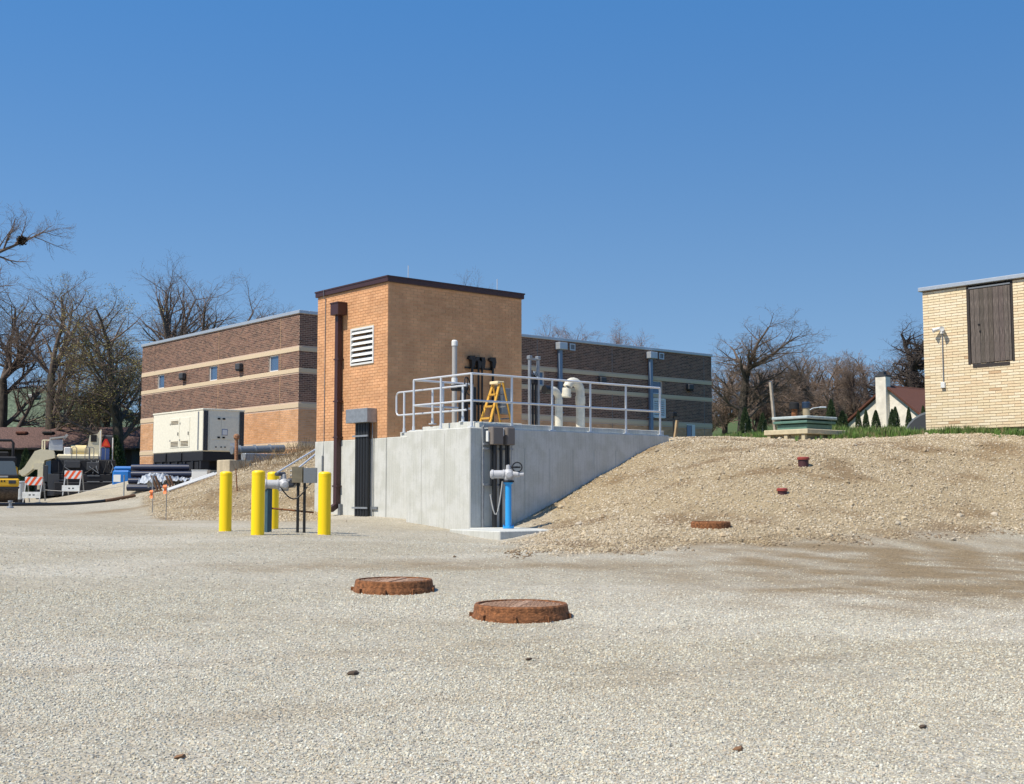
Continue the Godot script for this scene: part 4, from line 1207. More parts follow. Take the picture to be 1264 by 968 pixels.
func build_hatch() -> void:
	var o := V3(24.35, 2.66, -18.05)
	var t := thing("green_hatch_box", "stepped green roof hatch box with a pale lid on the bank top", "hatch", o)
	# footings
	part("base_slab", MB.new().bbox(V3(23.60, 2.83, -18.72), V3(25.2, 2.95, -17.45), 0.012), "concrete_base", t)
	for q in [[23.68, -18.6], [23.68, -18.1], [23.68, -17.6], [24.3, -17.6], [25.0, -17.6]]:
		part("base_leg", MB.new().bbox(V3(q[0] - 0.05, 2.3, q[1] - 0.05), V3(q[0] + 0.05, 2.829, q[1] + 0.05), 0.008), "concrete_base", t)
	part("base_core", MB.new().box(V3(23.75, 2.3, -18.55), V3(25.1, 2.828, -17.65)), "concrete_base", t)
	part("body", MB.new().bbox(V3(23.86, 2.951, -18.52), V3(24.86, 3.08, -17.66), 0.01), "green_box", t)
	part("ledge", MB.new().bbox(V3(23.79, 3.10, -18.59), V3(24.93, 3.16, -17.60), 0.01), "green_box", t)
	part("neck", MB.new().box(V3(23.92, 3.08, -18.46), V3(24.80, 3.10, -17.72)).box(V3(23.92, 3.16, -18.46), V3(24.80, 3.20, -17.72)), "dark_green", t)
	part("lid", MB.new().bbox(V3(23.77, 3.20, -18.62), V3(24.97, 3.27, -17.58), 0.015), "green_lid", t)
	var p := V3(24.38, 3.27, -18.05)
	t = thing("vent_stub", "short tan pipe stub with a dark blue cap on the green hatch", "pipe", p)
	part("pipe", MB.new().cyl(p, p + V3(0, 0.24, 0), 0.085, 18), "box_tan", t)
	part("cap", MB.new().lathe(p + V3(0, 0.22, 0), [Vector2(0.10, 0), Vector2(0.10, 0.13), Vector2(0.08, 0.15), Vector2(0.0, 0.155)], 18), "cap_blue", t)
	p = V3(24.22, 3.27, -18.28)
	t = thing("vent_stub", "black hooded vent stub behind the tan one on the green hatch", "pipe", p)
	part("pipe", MB.new().cyl(p, p + V3(0, 0.2, 0), 0.07, 16), "rusty_iron", t)
	part("cap", MB.new().lathe(p + V3(0, 0.2, 0), [Vector2(0.12, 0), Vector2(0.12, 0.14), Vector2(0.09, 0.16), Vector2(0.0, 0.165)], 16), "dark", t)
	t = thing("wood_stake", "weathered pale post leaning above the green hatch box", "post", V3(24.06, 2.7, -18.8))
	part("post", MB.new().obox(V3(24.02, 3.42, -18.75), V3(0.03, 0, 0), V3(-0.05, 0.72, -0.03), V3(0, 0, 0.03)), "wood_pale", t)
	# arched cover beside the cream building
	t = thing("arched_cover", "dark half-round metal cover beside the cream brick building", "cover", V3(29.6, 2.8, -18.1))
	var poly := PackedVector2Array()
	for i in 15:
		var a := PI * i / 14.0
		poly.append(Vector2(-cos(a) * 0.95, sin(a) * 0.78))
	part("shell", MB.new().prism(poly, V3(29.2, 2.84, -17.55), V3(0, 0, 1), V3(0, 1, 0), V3(1.8, 0, 0)), "steel_grey", t)
	var inner := PackedVector2Array()
	for q in poly: inner.append(q * 0.95)
	part("end_panel", MB.new().prism(inner, V3(29.17, 2.82, -17.55), V3(0, 0, 1), V3(0, 1, 0), V3(0.028, 0, 0)), "dark_grey", t)
	t = thing("leaning_stick", "short tan wooden stick leaning near the shaded wall", "stick", V3(24.58, 2.7, -22.45))
	part("stick", MB.new().obox(V3(24.58, 3.1, -22.45), V3(0.035, 0, 0), V3(0.06, 0.30, 0.0), V3(0, 0, 0.03)), "wood_tan", t)
	t = thing("black_post", "thin black post behind the leaning stick", "post", V3(24.66, 2.7, -22.6))
	part("post", MB.new().cyl(V3(24.66, 2.5, -22.6), V3(24.66, 3.60, -22.6), 0.025, 8), "black_pipe", t)
	part("head", MB.new().bbox(V3(24.58, 3.5, -22.66), V3(24.74, 3.62, -22.54), 0.01), "black_pipe", t)

# ---------------------------------------------------------------- machines and materials on the left
func build_generator() -> void:
	var x0 := 19.35
	var x1 := 20.95
	var z0 := -44.05
	var z1 := -39.9
	var t := thing("standby_generator", "large cream standby generator cabinet on a black skid before the long building", "generator", V3(20.15, 2.0, -42.0))
	part("enclosure", MB.new().bbox(V3(x0, 2.89, z0), V3(x1, 4.38, z1), 0.03), "gen_cream", t)
	part("roof_lip", MB.new().bbox(V3(x0 - 0.02, 4.34, z0 - 0.02), V3(x1 + 0.02, 4.40, z1 + 0.02), 0.012), "gen_cream", t)
	var sk := part("skid_tank", MB.new().bbox(V3(x0 + 0.02, 2.56, z0 + 0.02), V3(x1 - 0.02, 2.885, z1 - 0.02), 0.015), "black_paint", t)
	for i in 7: part("skid_rib", MB.new().box(V3(x0 - 0.01, 2.28, z0 + 0.1 + i * 0.64), V3(x0 + 0.3, 2.555, z0 + 0.24 + i * 0.64)), "black_paint", sk)
	for z in [-42.9, -41.6]: part("lift_bar", MB.new().bbox(V3(x0 - 0.03, 2.58, z - 0.06), V3(x0 + 0.03, 2.87, z + 0.06), 0.01), "black_paint", sk)
	part("skid_rail", MB.new().box(V3(x0 + 0.05, 2.24, z0 + 0.05), V3(x1 - 0.05, 2.555, z1 - 0.4)), "black_paint", sk)
	part("skid_foot", MB.new().box(V3(x0 + 0.1, 1.2, z0), V3(x1, 2.24, z1 - 0.1)), "concrete_tan", t)
	# doors and grilles on the sunny side
	for q in [[-42.52, -41.76, 3.07, 4.14], [-41.70, -40.92, 3.07, 4.14]]:
		var d := part("door", MB.new().bbox(V3(x0 - 0.016, q[2], q[0]), V3(x0 + 0.004, q[3], q[1]), 0.006), "gen_cream", t)
		part("handle", MB.new().bbox(V3(x0 - 0.045, 3.5, q[1] - 0.09), V3(x0 - 0.016, 3.62, q[1] - 0.06), 0.005), "dark_grey", d)
		for i in 4: part("vent_slat", MB.new().obox(V3(x0 - 0.022, 3.13 + i * 0.05, (q[0] + q[1]) * 0.5), V3(0.012, -0.010, 0), V3(0.003, 0.006, 0), V3(0, 0, 0.3)), "box_tan", d)
		for y in [3.3, 3.9]: part("hinge", MB.new().bbox(V3(x0 - 0.03, y, q[0] - 0.01), V3(x0 - 0.014, y + 0.07, q[0] + 0.03), 0.003), "steel_grey", d)
	for i in 3: part("vent_slat", MB.new().obox(V3(x0 - 0.022, 3.93 + i * 0.05, -42.14), V3(0.012, -0.010, 0), V3(0.003, 0.006, 0), V3(0, 0, 0.3)), "box_tan", t)
	part("intake_slot", MB.new().box(V3(x0 - 0.006, 2.95, -40.3), V3(x0 + 0.002, 4.30, -40.2)), "steel_grey", t)
	# shaded end: corner posts, two leaf doors, sign
	for q in [[19.365, 19.56], [20.76, 20.935]]:
		for i in 3: part("corner_post", MB.new().box(V3(q[0] + i * 0.062, 2.92, z1 - 0.002), V3(q[0] + i * 0.062 + 0.045, 4.32, z1 + 0.03)), "dark_grey", t)
	for q in [[19.60, 20.03], [20.05, 20.73]]:
		var d := part("end_door", MB.new().bbox(V3(q[0], 3.32, z1 - 0.004), V3(q[1], 4.10, z1 + 0.014), 0.004), "gen_cream", t)
		for y in [3.36, 4.02]: part("latch", MB.new().bbox(V3(20.0 - 0.10 if q[0] < 20 else 20.09, y, z1 + 0.014), V3(20.0 if q[0] < 20 else 20.19, y + 0.06, z1 + 0.035), 0.005), "dark", d)
	part("lower_panel", MB.new().bbox(V3(19.60, 2.93, z1 - 0.004), V3(20.73, 3.30, z1 + 0.012), 0.004), "gen_cream", t)
	for x in [19.85, 20.05, 20.2]: part("connector", MB.new().cyl(V3(x, 3.05, z1 + 0.01), V3(x, 3.05, z1 + 0.04), 0.025, 10), "dark", t)
	var sg := part("sign_frame", MB.new().bbox(V3(20.07, 3.47, z1 + 0.014), V3(20.29, 3.69, z1 + 0.022), 0.003), "screen_blue", t)
	part("sign_face", MB.new().box(V3(20.09, 3.49, z1 + 0.022), V3(20.27, 3.67, z1 + 0.025)), "pvc_white", sg)
	part("rating_label", MB.new().box(V3(20.4, 3.10, z1 + 0.012), V3(20.6, 3.20, z1 + 0.015)), "white_board", t)
	# block with a rusty gas riser and the grey ducts behind
	var o := W(-8.65, 38.6, 2.0)
	t = thing("concrete_block", "square tan concrete block below the rusty riser pipe", "block", o)
	part("block", MB.new().bbox(o + V3(-0.45, -0.5, -0.42), o + V3(0.32, 0.47, 0.42), 0.02), "concrete_tan", t)
	t = thing("riser_pipe", "rusty pipe with a round cap rising from the concrete block", "pipe", o + V3(-0.3, 0.47, 0.35))
	var pb := W(-8.56, 38.2, 2.1)
	part("pipe", MB.new().cyl(pb, pb + V3(0, 1.02, 0), 0.055, 14), "rusty_pipe", t)
	part("cap", MB.new().lathe(pb + V3(0, 1.0, 0), [Vector2(0.06, 0), Vector2(0.095, 0.04), Vector2(0.095, 0.12), Vector2(0.05, 0.17), Vector2(0, 0.18)], 14), "rusty_pipe", t)
	t = thing("metal_duct", "galvanised ducts lying along the bank before the orange brick base", "duct", V3(19.8, 2.5, -36.3))
	part("duct", MB.new().bbox(V3(18.9, 2.42, -36.2), V3(20.5, 2.72, -35.9), 0.02), "galvanised", t)
	part("duct", MB.new().cyl(V3(18.7, 2.82, -36.45), V3(20.6, 2.92, -36.45), 0.13, 14), "steel_grey", t)
	for x in [18.95, 19.5, 20.05]: part("collar", MB.new().cyl(V3(x, 2.833 + (x - 18.7) * 0.05, -36.45), V3(x + 0.05, 2.836 + (x - 18.7) * 0.05, -36.45), 0.15, 14), "galvanised", t)
	t = thing("steel_rod", "thin rusty rod stuck upright in the stone mound", "rod", W(-7.35, 33.0, H(-7.35, 33.0)))
	part("rod", MB.new().cyl(W(-7.33, 33.0, H(-7.35, 33.0) - 0.3), W(-7.4, 33.0, 2.1), 0.016, 6), "rusty_iron", t)

func build_paver() -> void:
	var t := thing("asphalt_paver", "asphalt paving machine with cream hoods and a black screed", "paving machine", W(-18.7, 52.0, 1.26), -YAW + 19.0)
	var q := func(px, py): return Vector2((px - 86.0) / 29.2, (613.0 - py) / 29.2)
	var X := V3(1, 0, 0)
	var Y := V3(0, 1, 0)
	var sc := part("screed", MB.new().bbox(V3(-0.55, 0.08, -1.2), V3(2.0, 0.62, 1.25), 0.03).bbox(V3(-0.5, 0.62, -1.0), V3(1.92, 0.95, 1.05), 0.03), "black_paint", t)
	for p in [[0.72, 0.60, 1.1], [1.35, 0.60, 1.1], [0.72, 0.84, 1.1], [-0.45, 0.66, 0.3]]:
		part("edge_strip", MB.new().box(V3(p[0], p[1] + 0.02, 1.252 if p[1] < 0.62 else 1.052), V3(p[0] + (0.5 if p[2] > 1 else 0.35), p[1] + 0.05, 1.27 if p[1] < 0.62 else 1.07)), "steel_grey", sc)
	part("end_plate", MB.new().bbox(V3(-0.8, 0.05, 1.0), V3(-0.35, 0.95, 1.1), 0.01), "dark_grey", sc)
	part("deck", MB.new().bbox(V3(-0.7, 0.95, -1.0), V3(1.85, 1.55, 0.9), 0.03), "black_paint", t)
	part("engine_block", MB.new().bbox(V3(-0.2, 1.2, 0.85), V3(0.45, 1.5, 1.0), 0.02).bbox(V3(0.7, 1.1, 0.85), V3(1.2, 1.45, 1.02), 0.02), "dark_grey", t)
	var poly := PackedVector2Array()
	for p in [[30, 583], [36, 577], [47, 558], [54, 555.5], [68, 557], [70, 566], [58, 569], [58, 574], [47, 576], [45, 580], [38, 586], [33, 588]]: poly.append(q.call(p[0], p[1]))
	part("hopper_side", MB.new().prism(poly, V3(0, 0, -1.2), X, Y, V3(0, 0, 2.2)), "cream_paint", t)
	part("hopper_rim", MB.new().bbox(V3(-1.93, 0.9, -1.0), V3(-1.75, 1.1, 0.95), 0.03), "box_tan", t)
	poly = PackedVector2Array()
	for p in [[46, 572], [57, 572], [57, 604], [51, 604], [51, 580], [46, 580]]: poly.append(q.call(p[0], p[1]))
	part("side_arm", MB.new().prism(poly, V3(0, 0, 0.7), X, Y, V3(0, 0, 0.35)), "cream_paint", t)
	part("track", MB.new().bbox(V3(-1.3, 0.0, -0.9), V3(-0.4, 0.75, 0.95), 0.12), "black_paint", t)
	part("auger_motor", MB.new().bbox(V3(-1.1, 0.2, 0.95), V3(-0.85, 0.55, 1.15), 0.03).bbox(V3(-1.0, 0.62, 0.95), V3(-0.8, 1.3, 1.05), 0.02), "dark_grey", t)
	# operator's panel seen from behind
	var pn := part("console", MB.new().bbox(V3(-0.82, 1.93, 0.2), V3(-0.26, 2.4, 0.3), 0.03), "tarp", t)
	part("console_hood", MB.new().obox(V3(-0.5, 2.48, 0.15), V3(0.30, 0.04, 0), V3(-0.01, 0.03, 0), V3(0, 0, 0.2)), "pvc_grey", pn)
	part("console_wing", MB.new().obox(V3(-0.17, 2.53, 0.2), V3(0.07, 0.09, 0), V3(-0.04, 0.03, 0), V3(0, 0, 0.12)), "pvc_grey", pn)
	for x in [-1.07, -0.98]: part("upright", MB.new().cyl(V3(x, 0.9, 0.3), V3(x, 2.36, 0.3), 0.03, 8), "cream_paint", t)
	part("top_bar", MB.new().cyl(V3(-1.07, 2.36, 0.3), V3(-0.8, 2.36, 0.3), 0.025, 8), "cream_paint", t)
	# hood, tank and seat
	part("engine_hood", MB.new().bbox(V3(-0.5, 1.55, -0.9), V3(1.2, 1.78, 0.5), 0.06), "cream_paint", t)
	part("fluid_tank", MB.new().cyl(V3(0.05, 1.92, 0.1), V3(0.66, 1.92, 0.1), 0.26, 18), "tank_cream", t)
	part("hood_box", MB.new().bbox(V3(-0.22, 1.7, -0.2), V3(0.06, 2.08, 0.4), 0.03), "pvc_white", t)
	poly = PackedVector2Array()
	for p in [[103, 562], [107, 550], [109, 537], [118, 535.5], [121, 530], [123, 530], [123, 563], [108, 566]]: poly.append(q.call(p[0], p[1]))
	part("seat_console", MB.new().prism(poly, V3(0, 0, -0.6), X, Y, V3(0, 0, 0.9)), "cream_paint", t)
	part("console_screen", MB.new().bbox(V3(0.83, 2.32, 0.30), V3(1.07, 2.62, 0.33), 0.01), "dark", t)
	for x in [0.1, 0.62, 0.78, 1.24]:
		part("hand_rail", MB.new().tube([V3(x, 1.4, 0.75), V3(x, 2.02, 0.75), V3(x + 0.05, 2.08, 0.75), V3(x + 0.14, 2.08, 0.75), V3(x + 0.19, 2.02, 0.75), V3(x + 0.19, 1.4, 0.75)], [0.017], 6), "steel_grey", t)
	part("blue_panel", MB.new().bbox(V3(1.28, 1.55, 0.35), V3(1.6, 2.05, 0.5), 0.02), "screen_blue", t)
	part("seat", MB.new().bbox(V3(1.33, 2.1, -0.2), V3(1.75, 2.62, 0.1), 0.05), "dark_grey", t)
	for x in [1.22, 1.72]: part("canopy_post", MB.new().cyl(V3(x, 1.2, 0.4), V3(x, 2.78 if x < 1.5 else 2.5, 0.4), 0.025, 8), "pvc_white", t)
	var tr := part("slow_vehicle_sign", MB.new().prism(PackedVector2Array([Vector2(1.26, 2.10), Vector2(1.62, 2.10), Vector2(1.60, 2.20), Vector2(1.49, 2.44), Vector2(1.39, 2.44), Vector2(1.28, 2.20)]), V3(0, 0, 0.5), X, Y, V3(0, 0, 0.012)), "sign_red", t)
	part("centre_triangle", MB.new().prism(PackedVector2Array([Vector2(1.32, 2.15), Vector2(1.56, 2.15), Vector2(1.44, 2.39)]), V3(0, 0, 0.512), X, Y, V3(0, 0, 0.004)), "orange", tr)
	rng.seed = 77
	for i in 14:
		var x := rng.randf_range(-0.6, 1.7)
		part("hose", MB.new().tube([V3(x, 1.5, 0.92), V3(x + rng.randf_range(-0.2, 0.2), 1.25, 1.02), V3(x + rng.randf_range(-0.3, 0.3), 0.98, 1.06)], [0.018], 6), "black_pipe" if i % 3 else "steel_grey", t)

func build_roller() -> void:
	var t := thing("tandem_roller", "yellow and grey tandem roller cut off by the picture edge", "road roller", W(-18.3, 44.0, 1.10), -YAW + 22.5)
	part("front_drum", MB.new().lathe(V3(-0.62, 0.42, 0.35), [Vector2(0.34, 0.0), Vector2(0.41, 0.0), Vector2(0.42, 0.01), Vector2(0.42, 1.24), Vector2(0.41, 1.25), Vector2(0.34, 1.25)], 40, V3(1, 0, 0)), "drum_steel", t)
	part("rear_drum", MB.new().lathe(V3(-0.62, 0.42, -1.9), [Vector2(0.34, 0.0), Vector2(0.41, 0.0), Vector2(0.42, 0.01), Vector2(0.42, 1.24), Vector2(0.41, 1.25), Vector2(0.34, 1.25)], 40, V3(1, 0, 0)), "drum_steel", t)
	part("yoke", MB.new().bbox(V3(-0.66, 0.48, 0.0), V3(0.66, 0.56, 0.82), 0.02), "dark_grey", t)
	var bp := part("bumper", MB.new().bbox(V3(-0.68, 0.56, 0.3), V3(0.65, 0.84, 0.86), 0.04), "roller_yellow", t)
	for x in [-0.48, 0.42]: part("headlight", MB.new().bbox(V3(x - 0.12, 0.66, 0.86), V3(x + 0.12, 0.78, 0.88), 0.01).cyl(V3(x - 0.06, 0.72, 0.88), V3(x - 0.06, 0.72, 0.895), 0.04, 12).cyl(V3(x + 0.06, 0.72, 0.88), V3(x + 0.06, 0.72, 0.895), 0.04, 12), "dark_grey", bp)
	for i in 5: part("badge", MB.new().box(V3(-0.22 + i * 0.09, 0.72, 0.86), V3(-0.17 + i * 0.09, 0.78, 0.866)), "dark", bp)
	part("belt", MB.new().bbox(V3(-0.62, 0.84, -0.2), V3(0.62, 0.98, 0.80), 0.03), "black_paint", t)
	part("trim_plate", MB.new().box(V3(0.0, 0.88, 0.80), V3(0.28, 0.94, 0.806)), "pvc_grey", t)
	part("hood", MB.new().prism(PackedVector2Array([Vector2(-0.58, 0.98), Vector2(0.58, 0.98), Vector2(0.48, 1.40), Vector2(0.42, 1.46), Vector2(-0.42, 1.46), Vector2(-0.48, 1.40)]), V3(0, 0, -0.3), V3(1, 0, 0), V3(0, 1, 0), V3(0, 0, 1.05)), "hood_grey", t)
	part("rear_body", MB.new().bbox(V3(-0.6, 0.5, -2.3), V3(0.6, 1.3, -0.6), 0.05), "roller_yellow", t)
	part("dash", MB.new().bbox(V3(-0.55, 1.35, -0.65), V3(0.55, 1.65, -0.35), 0.05), "black_paint", t)
	part("roll_bar", MB.new().tube([V3(-0.45, 1.0, -0.9), V3(-0.45, 2.15, -0.9), V3(-0.38, 2.25, -0.9), V3(0.36, 2.25, -0.9), V3(0.43, 2.15, -0.9), V3(0.43, 1.0, -0.9)], [0.05], 10), "black_paint", t)
	part("seat", MB.new().bbox(V3(-0.3, 1.3, -1.2), V3(0.3, 1.85, -1.05), 0.05), "dark", t)

func barricade(at: Vector3, label: String) -> void:
	var t := thing("folding_barricade", label, "barricade", at, -YAW, "striped road barricades")
	for s in [-1.0, 1.0]:
		for x in [-0.31, 0.31]:
			part("leg", MB.new().obox(V3(x, 0.5, 0.17 * s), V3(0.018, 0, 0), V3(0, 0.5, -0.15 * s), V3(0, 0, 0.018)), "galvanised", t)
	var p := part("striped_panel", MB.new().bbox(V3(-0.34, 0.66, 0.085), V3(0.34, 0.98, 0.11), 0.005), "white_board", t)
	for i in 4:
		var x0 := -0.34 + i * 0.23 - 0.10
		var pl := PackedVector2Array([Vector2(x0, 0.66), Vector2(x0 + 0.11, 0.66), Vector2(x0 + 0.33, 0.98), Vector2(x0 + 0.22, 0.98)])
		var cl := Geometry2D.intersect_polygons(pl, PackedVector2Array([Vector2(-0.338, 0.662), Vector2(0.338, 0.662), Vector2(0.338, 0.978), Vector2(-0.338, 0.978)]))
		for c in cl: part("orange_stripe", MB.new().prism(c, V3(0, 0, 0.111), V3(1, 0, 0), V3(0, 1, 0), V3(0, 0, 0.003)), "orange", p)
	var l := part("lower_board", MB.new().bbox(V3(-0.36, 0.16, 0.27), V3(0.34, 0.40, 0.292), 0.005), "white_board", t)
	for x in [-0.07, 0.08]: part("stencil_mark", MB.new().bbox(V3(x - 0.04, 0.26, 0.2925), V3(x + 0.04, 0.31, 0.2945), 0.0008), "dark_grey", l)

func build_yard_stuff() -> void:
	barricade(W(-18.58, 48.0, H(-18.58, 48.0)), "orange striped barricade beside the white barrel")
	barricade(W(-17.42, 49.0, H(-17.42, 49.0)), "orange striped barricade in front of the black screed")
	var o := W(-19.25, 48.3, H(-19.25, 48.3))
	var t := thing("white_barrel", "white plastic barrel on a dark base between roller and barricade", "barrel", o)
	part("barrel", MB.new().lathe(o, [Vector2(0.0, 0.16), Vector2(0.16, 0.16), Vector2(0.20, 0.80), Vector2(0.215, 0.82), Vector2(0.215, 0.86), Vector2(0.19, 0.87), Vector2(0.18, 0.7)], 20), "white_board", t)
	part("base_ring", MB.new().lathe(o, [Vector2(0.0, 0.0), Vector2(0.19, 0.0), Vector2(0.19, 0.05), Vector2(0.17, 0.16), Vector2(0, 0.16)], 20), "black_paint", t)
	# black pipe along the edge of the paving
	var pts := []
	for i in 13:
		var f := i / 12.0
		var s := lerpf(-17.4, -13.4, f)
		var d := lerpf(36.0, 41.6, f) + 0.08 * sin(f * 9.0)
		pts.append(onground(s, d, 0.05))
	t = thing("black_pipe_run", "long black plastic pipe lying across the yard below the paver", "pipe", pts[6])
	part("pipe", MB.new().tube(pts, [0.06], 10), "black_pipe", t)
	part("rusty_end", MB.new().cyl(onground(-13.6, 41.3, 0.05), onground(-12.9, 42.2, 0.05), 0.062, 10), "wood_brown", t)
	o = onground(-14.75, 36.3)
	t = thing("pipe_fitting", "small grey pipe fitting standing at the end of the black pipe", "fitting", o)
	part("fitting", MB.new().lathe(o, [Vector2(0.0, 0.0), Vector2(0.1, 0.0), Vector2(0.09, 0.04), Vector2(0.045, 0.06), Vector2(0.045, 0.16), Vector2(0.07, 0.17), Vector2(0.07, 0.22), Vector2(0, 0.22)], 14), "galvanised", t)
	# blue tote
	o = W(-14.8, 47.0, 1.3)
	t = thing("blue_tank", "blue plastic tank with a white label beside the paver", "tank", o, -YAW)
	part("tank", MB.new().bbox(V3(-0.34, 0.0, -0.4), V3(0.36, 1.02, 0.4), 0.09), "blue_plastic", t)
	part("shoulder", MB.new().bbox(V3(-0.30, 0.98, -0.36), V3(0.75, 1.14, 0.36), 0.06), "blue_plastic", t)
	part("label", MB.new().box(V3(-0.27, 0.55, 0.40), V3(0.0, 0.82, 0.406)), "pvc_white", t)
	part("cage", MB.new().box(V3(0.5, 0.05, 0.3), V3(0.55, 0.95, 0.35)).box(V3(0.7, 0.05, 0.3), V3(0.75, 0.95, 0.35)).box(V3(0.36, 0.25, 0.3), V3(0.8, 0.3, 0.34)).box(V3(0.36, 0.6, 0.3), V3(0.8, 0.65, 0.34)), "blue_plastic", t)
	# stack of dark pipe lengths
	rng.seed = 88
	for r in 4:
		for k in 5 - r:
			var d := 44.9 - k * 0.36 - r * 0.18
			var y := 1.62 + r * 0.24
			t = thing("dark_pipe_length", "dark blue plastic pipe, %s row of the stack, %s from the front" % [["lowest", "second", "third", "topmost"][r], ["first", "second", "third", "fourth", "fifth"][4 - r - k]], "pipe", W(-12.0, d, y), -YAW, "stacked dark pipes")
			part("pipe", MB.new().lathe(V3(-1.55 + rng.randf_range(-0.08, 0.08), 0, 0), [Vector2(0.09, 0.0), Vector2(0.115, 0.0), Vector2(0.115, 3.3), Vector2(0.09, 3.3), Vector2(0.09, 3.0)], 16, V3(1, 0, 0)), "pipe_navy", t)
	for q in [[-13.0, 44.5], [-11.2, 44.2]]:
		o = W(q[0], q[1], 1.2)
		t = thing("timber_bearer", "square timber bearer under the dark pipe stack, %s end" % ("generator" if q[0] > -12 else "blue tank"), "timber", o, -YAW, "bearers under the pipes")
		part("timber", MB.new().bbox(V3(-0.06, 0.0, -0.9), V3(0.06, 0.3, 0.5), 0.006), "wood_tan", t)
	# crumpled grey plastic sheet over materials
	t = thing("plastic_sheet", "crumpled grey plastic sheeting heaped below the generator", "sheet", W(-11.6, 42.0, 1.5), -YAW)
	var b := MB.new()
	var NX := 44
	var NZ := 14
	var g := func(i, k):
		var u: float = i / float(NX)
		var v: float = k / float(NZ)
		var y := 0.14 + 0.36 * sin(PI * clampf(v * 0.9 + 0.1, 0.0, 1.0)) * (0.6 + 0.4 * sin(u * 5.0 + 0.7)) + fn.get_noise_2d(u * 110.0, v * 50.0) * 0.16 + absf(fn.get_noise_2d(u * 190.0, v * 120.0)) * 0.08
		return V3(-1.0 + 2.1 * u, y + u * 0.22, 0.55 - 1.2 * v)
	for i in NX:
		for k in NZ: b.quad(g.call(i, k), g.call(i + 1, k), g.call(i + 1, k + 1), g.call(i, k + 1), V3(0, 1, 0.3))
	part("sheet", b, "tarp", t)
	o = W(-10.35, 41.0, H(-10.35, 41.0))
	t = thing("white_carton", "plain white box sitting on top of the stone mound", "box", o, -YAW)
	part("carton", MB.new().bbox(V3(-0.26, -0.1, -0.2), V3(0.26, 0.36, 0.2), 0.012), "pvc_white", t)
	part("flap", MB.new().box(V3(-0.27, 0.35, -0.21), V3(0.27, 0.375, 0.21)), "white_board", t)
	for k in 3:
		var a := W(-11.0 + 0.16 * k, 38.9 - 0.30 * k, 0)
		var c := W(-9.75 + 0.2 * k, 40.3 - 0.34 * k, 0)
		a.y = H(-11.0, 38.9) + 0.05
		c.y = H(-9.7, 40.2) + 0.10
		t = thing("white_pipe_length", "white plastic pipe laid up the mound, %s of three" % ["farthest", "middle one", "nearest"][k], "pipe", a, 0.0, "white pipes on the mound")
		part("pipe", MB.new().cyl(a, c, 0.034, 12), "pvc_white", t)
	# tilted planks of a saw horse
	t = thing("saw_horse", "wooden saw horse with two tilted legs before the grey sheeting", "saw horse", W(-11.5, 41.0, 1.4), -YAW)
	for x in [-0.36, 0.12]:
		part("leg", MB.new().obox(V3(x, 0.30, 0.0), V3(0.03, 0, 0), V3(-0.13, 0.32, 0), V3(0, 0, 0.05)), "wood_brown", t)
		part("leg", MB.new().obox(V3(x, 0.30, -0.4), V3(0.03, 0, 0), V3(-0.13, 0.32, 0), V3(0, 0, 0.05)), "wood_brown", t)
	part("rail", MB.new().bbox(V3(-0.4, 0.08, -0.03), V3(0.4, 0.13, 0.03), 0.005), "wood_brown", t)
	# stakes with orange flagging
	for q in [[-9.32, 32.0, 0.62, 0.30, "orange flagged wire stake farther left at the foot of the mound"], [-8.07, 28.8, 0.84, 0.52, "taller orange flagged wire stake nearer the bollards"]]:
		o = onground(q[0], q[1])
		t = thing("flag_stake", q[4], "marker flag", o, -YAW, "survey flags by the mound")
		part("stake", MB.new().cyl(V3(0, -0.2, 0), V3(0.01, q[2], 0), 0.009, 6), "steel_grey", t)
		var fb := MB.new()
		for i in 5:
			var y0: float = q[2] - 0.02 - i * 0.04
			fb.quad(V3(0.012, y0, 0.004), V3(-0.07 - 0.02 * sin(i * 2.0), y0 - 0.01, 0.03 * sin(i * 1.3)), V3(-0.07 - 0.02 * sin(i * 2.0 + 2.0), y0 - 0.06, 0.03 * sin(i * 1.3 + 1.3)), V3(0.012, y0 - 0.05, 0.004), V3(0, 0, 1))
		part("flag", fb, "orange_flag", t)
	var fence := []
	for q in [[-13.53, 43.0, 0.75], [-11.66, 40.0, 0.55]]:
		o = onground(q[0], q[1])
		t = thing("fence_post", "thin grey metal post %s" % ["beside the blue tank" if q[1] > 42 else "before the grey sheeting"], "post", o, 0.0, "thin posts by the materials")
		part("post", MB.new().cyl(o + V3(0, -0.3, 0), o + V3(0, q[2], 0), 0.022, 8), "galvanised", t)
		part("cap", MB.new().cyl(o + V3(0, q[2], 0), o + V3(0, q[2] + 0.03, 0), 0.028, 8), "galvanised", t)
		fence.append(o + V3(0, q[2] * 0.55, 0))
	var rp := [W(-18.2, 48.0, 1.55)]
	for i in 9:
		var f := (i + 1) / 9.0
		rp.append(W(-18.2, 48.0, 1.55).lerp(fence[0], f) + V3(0, -0.12 * sin(PI * f), 0))
	t = thing("barrier_rope", "thin pale rope strung from the barricade to the grey post", "rope", rp[5])
	part("rope", MB.new().tube(rp, [0.011], 5), "pvc_grey", t)

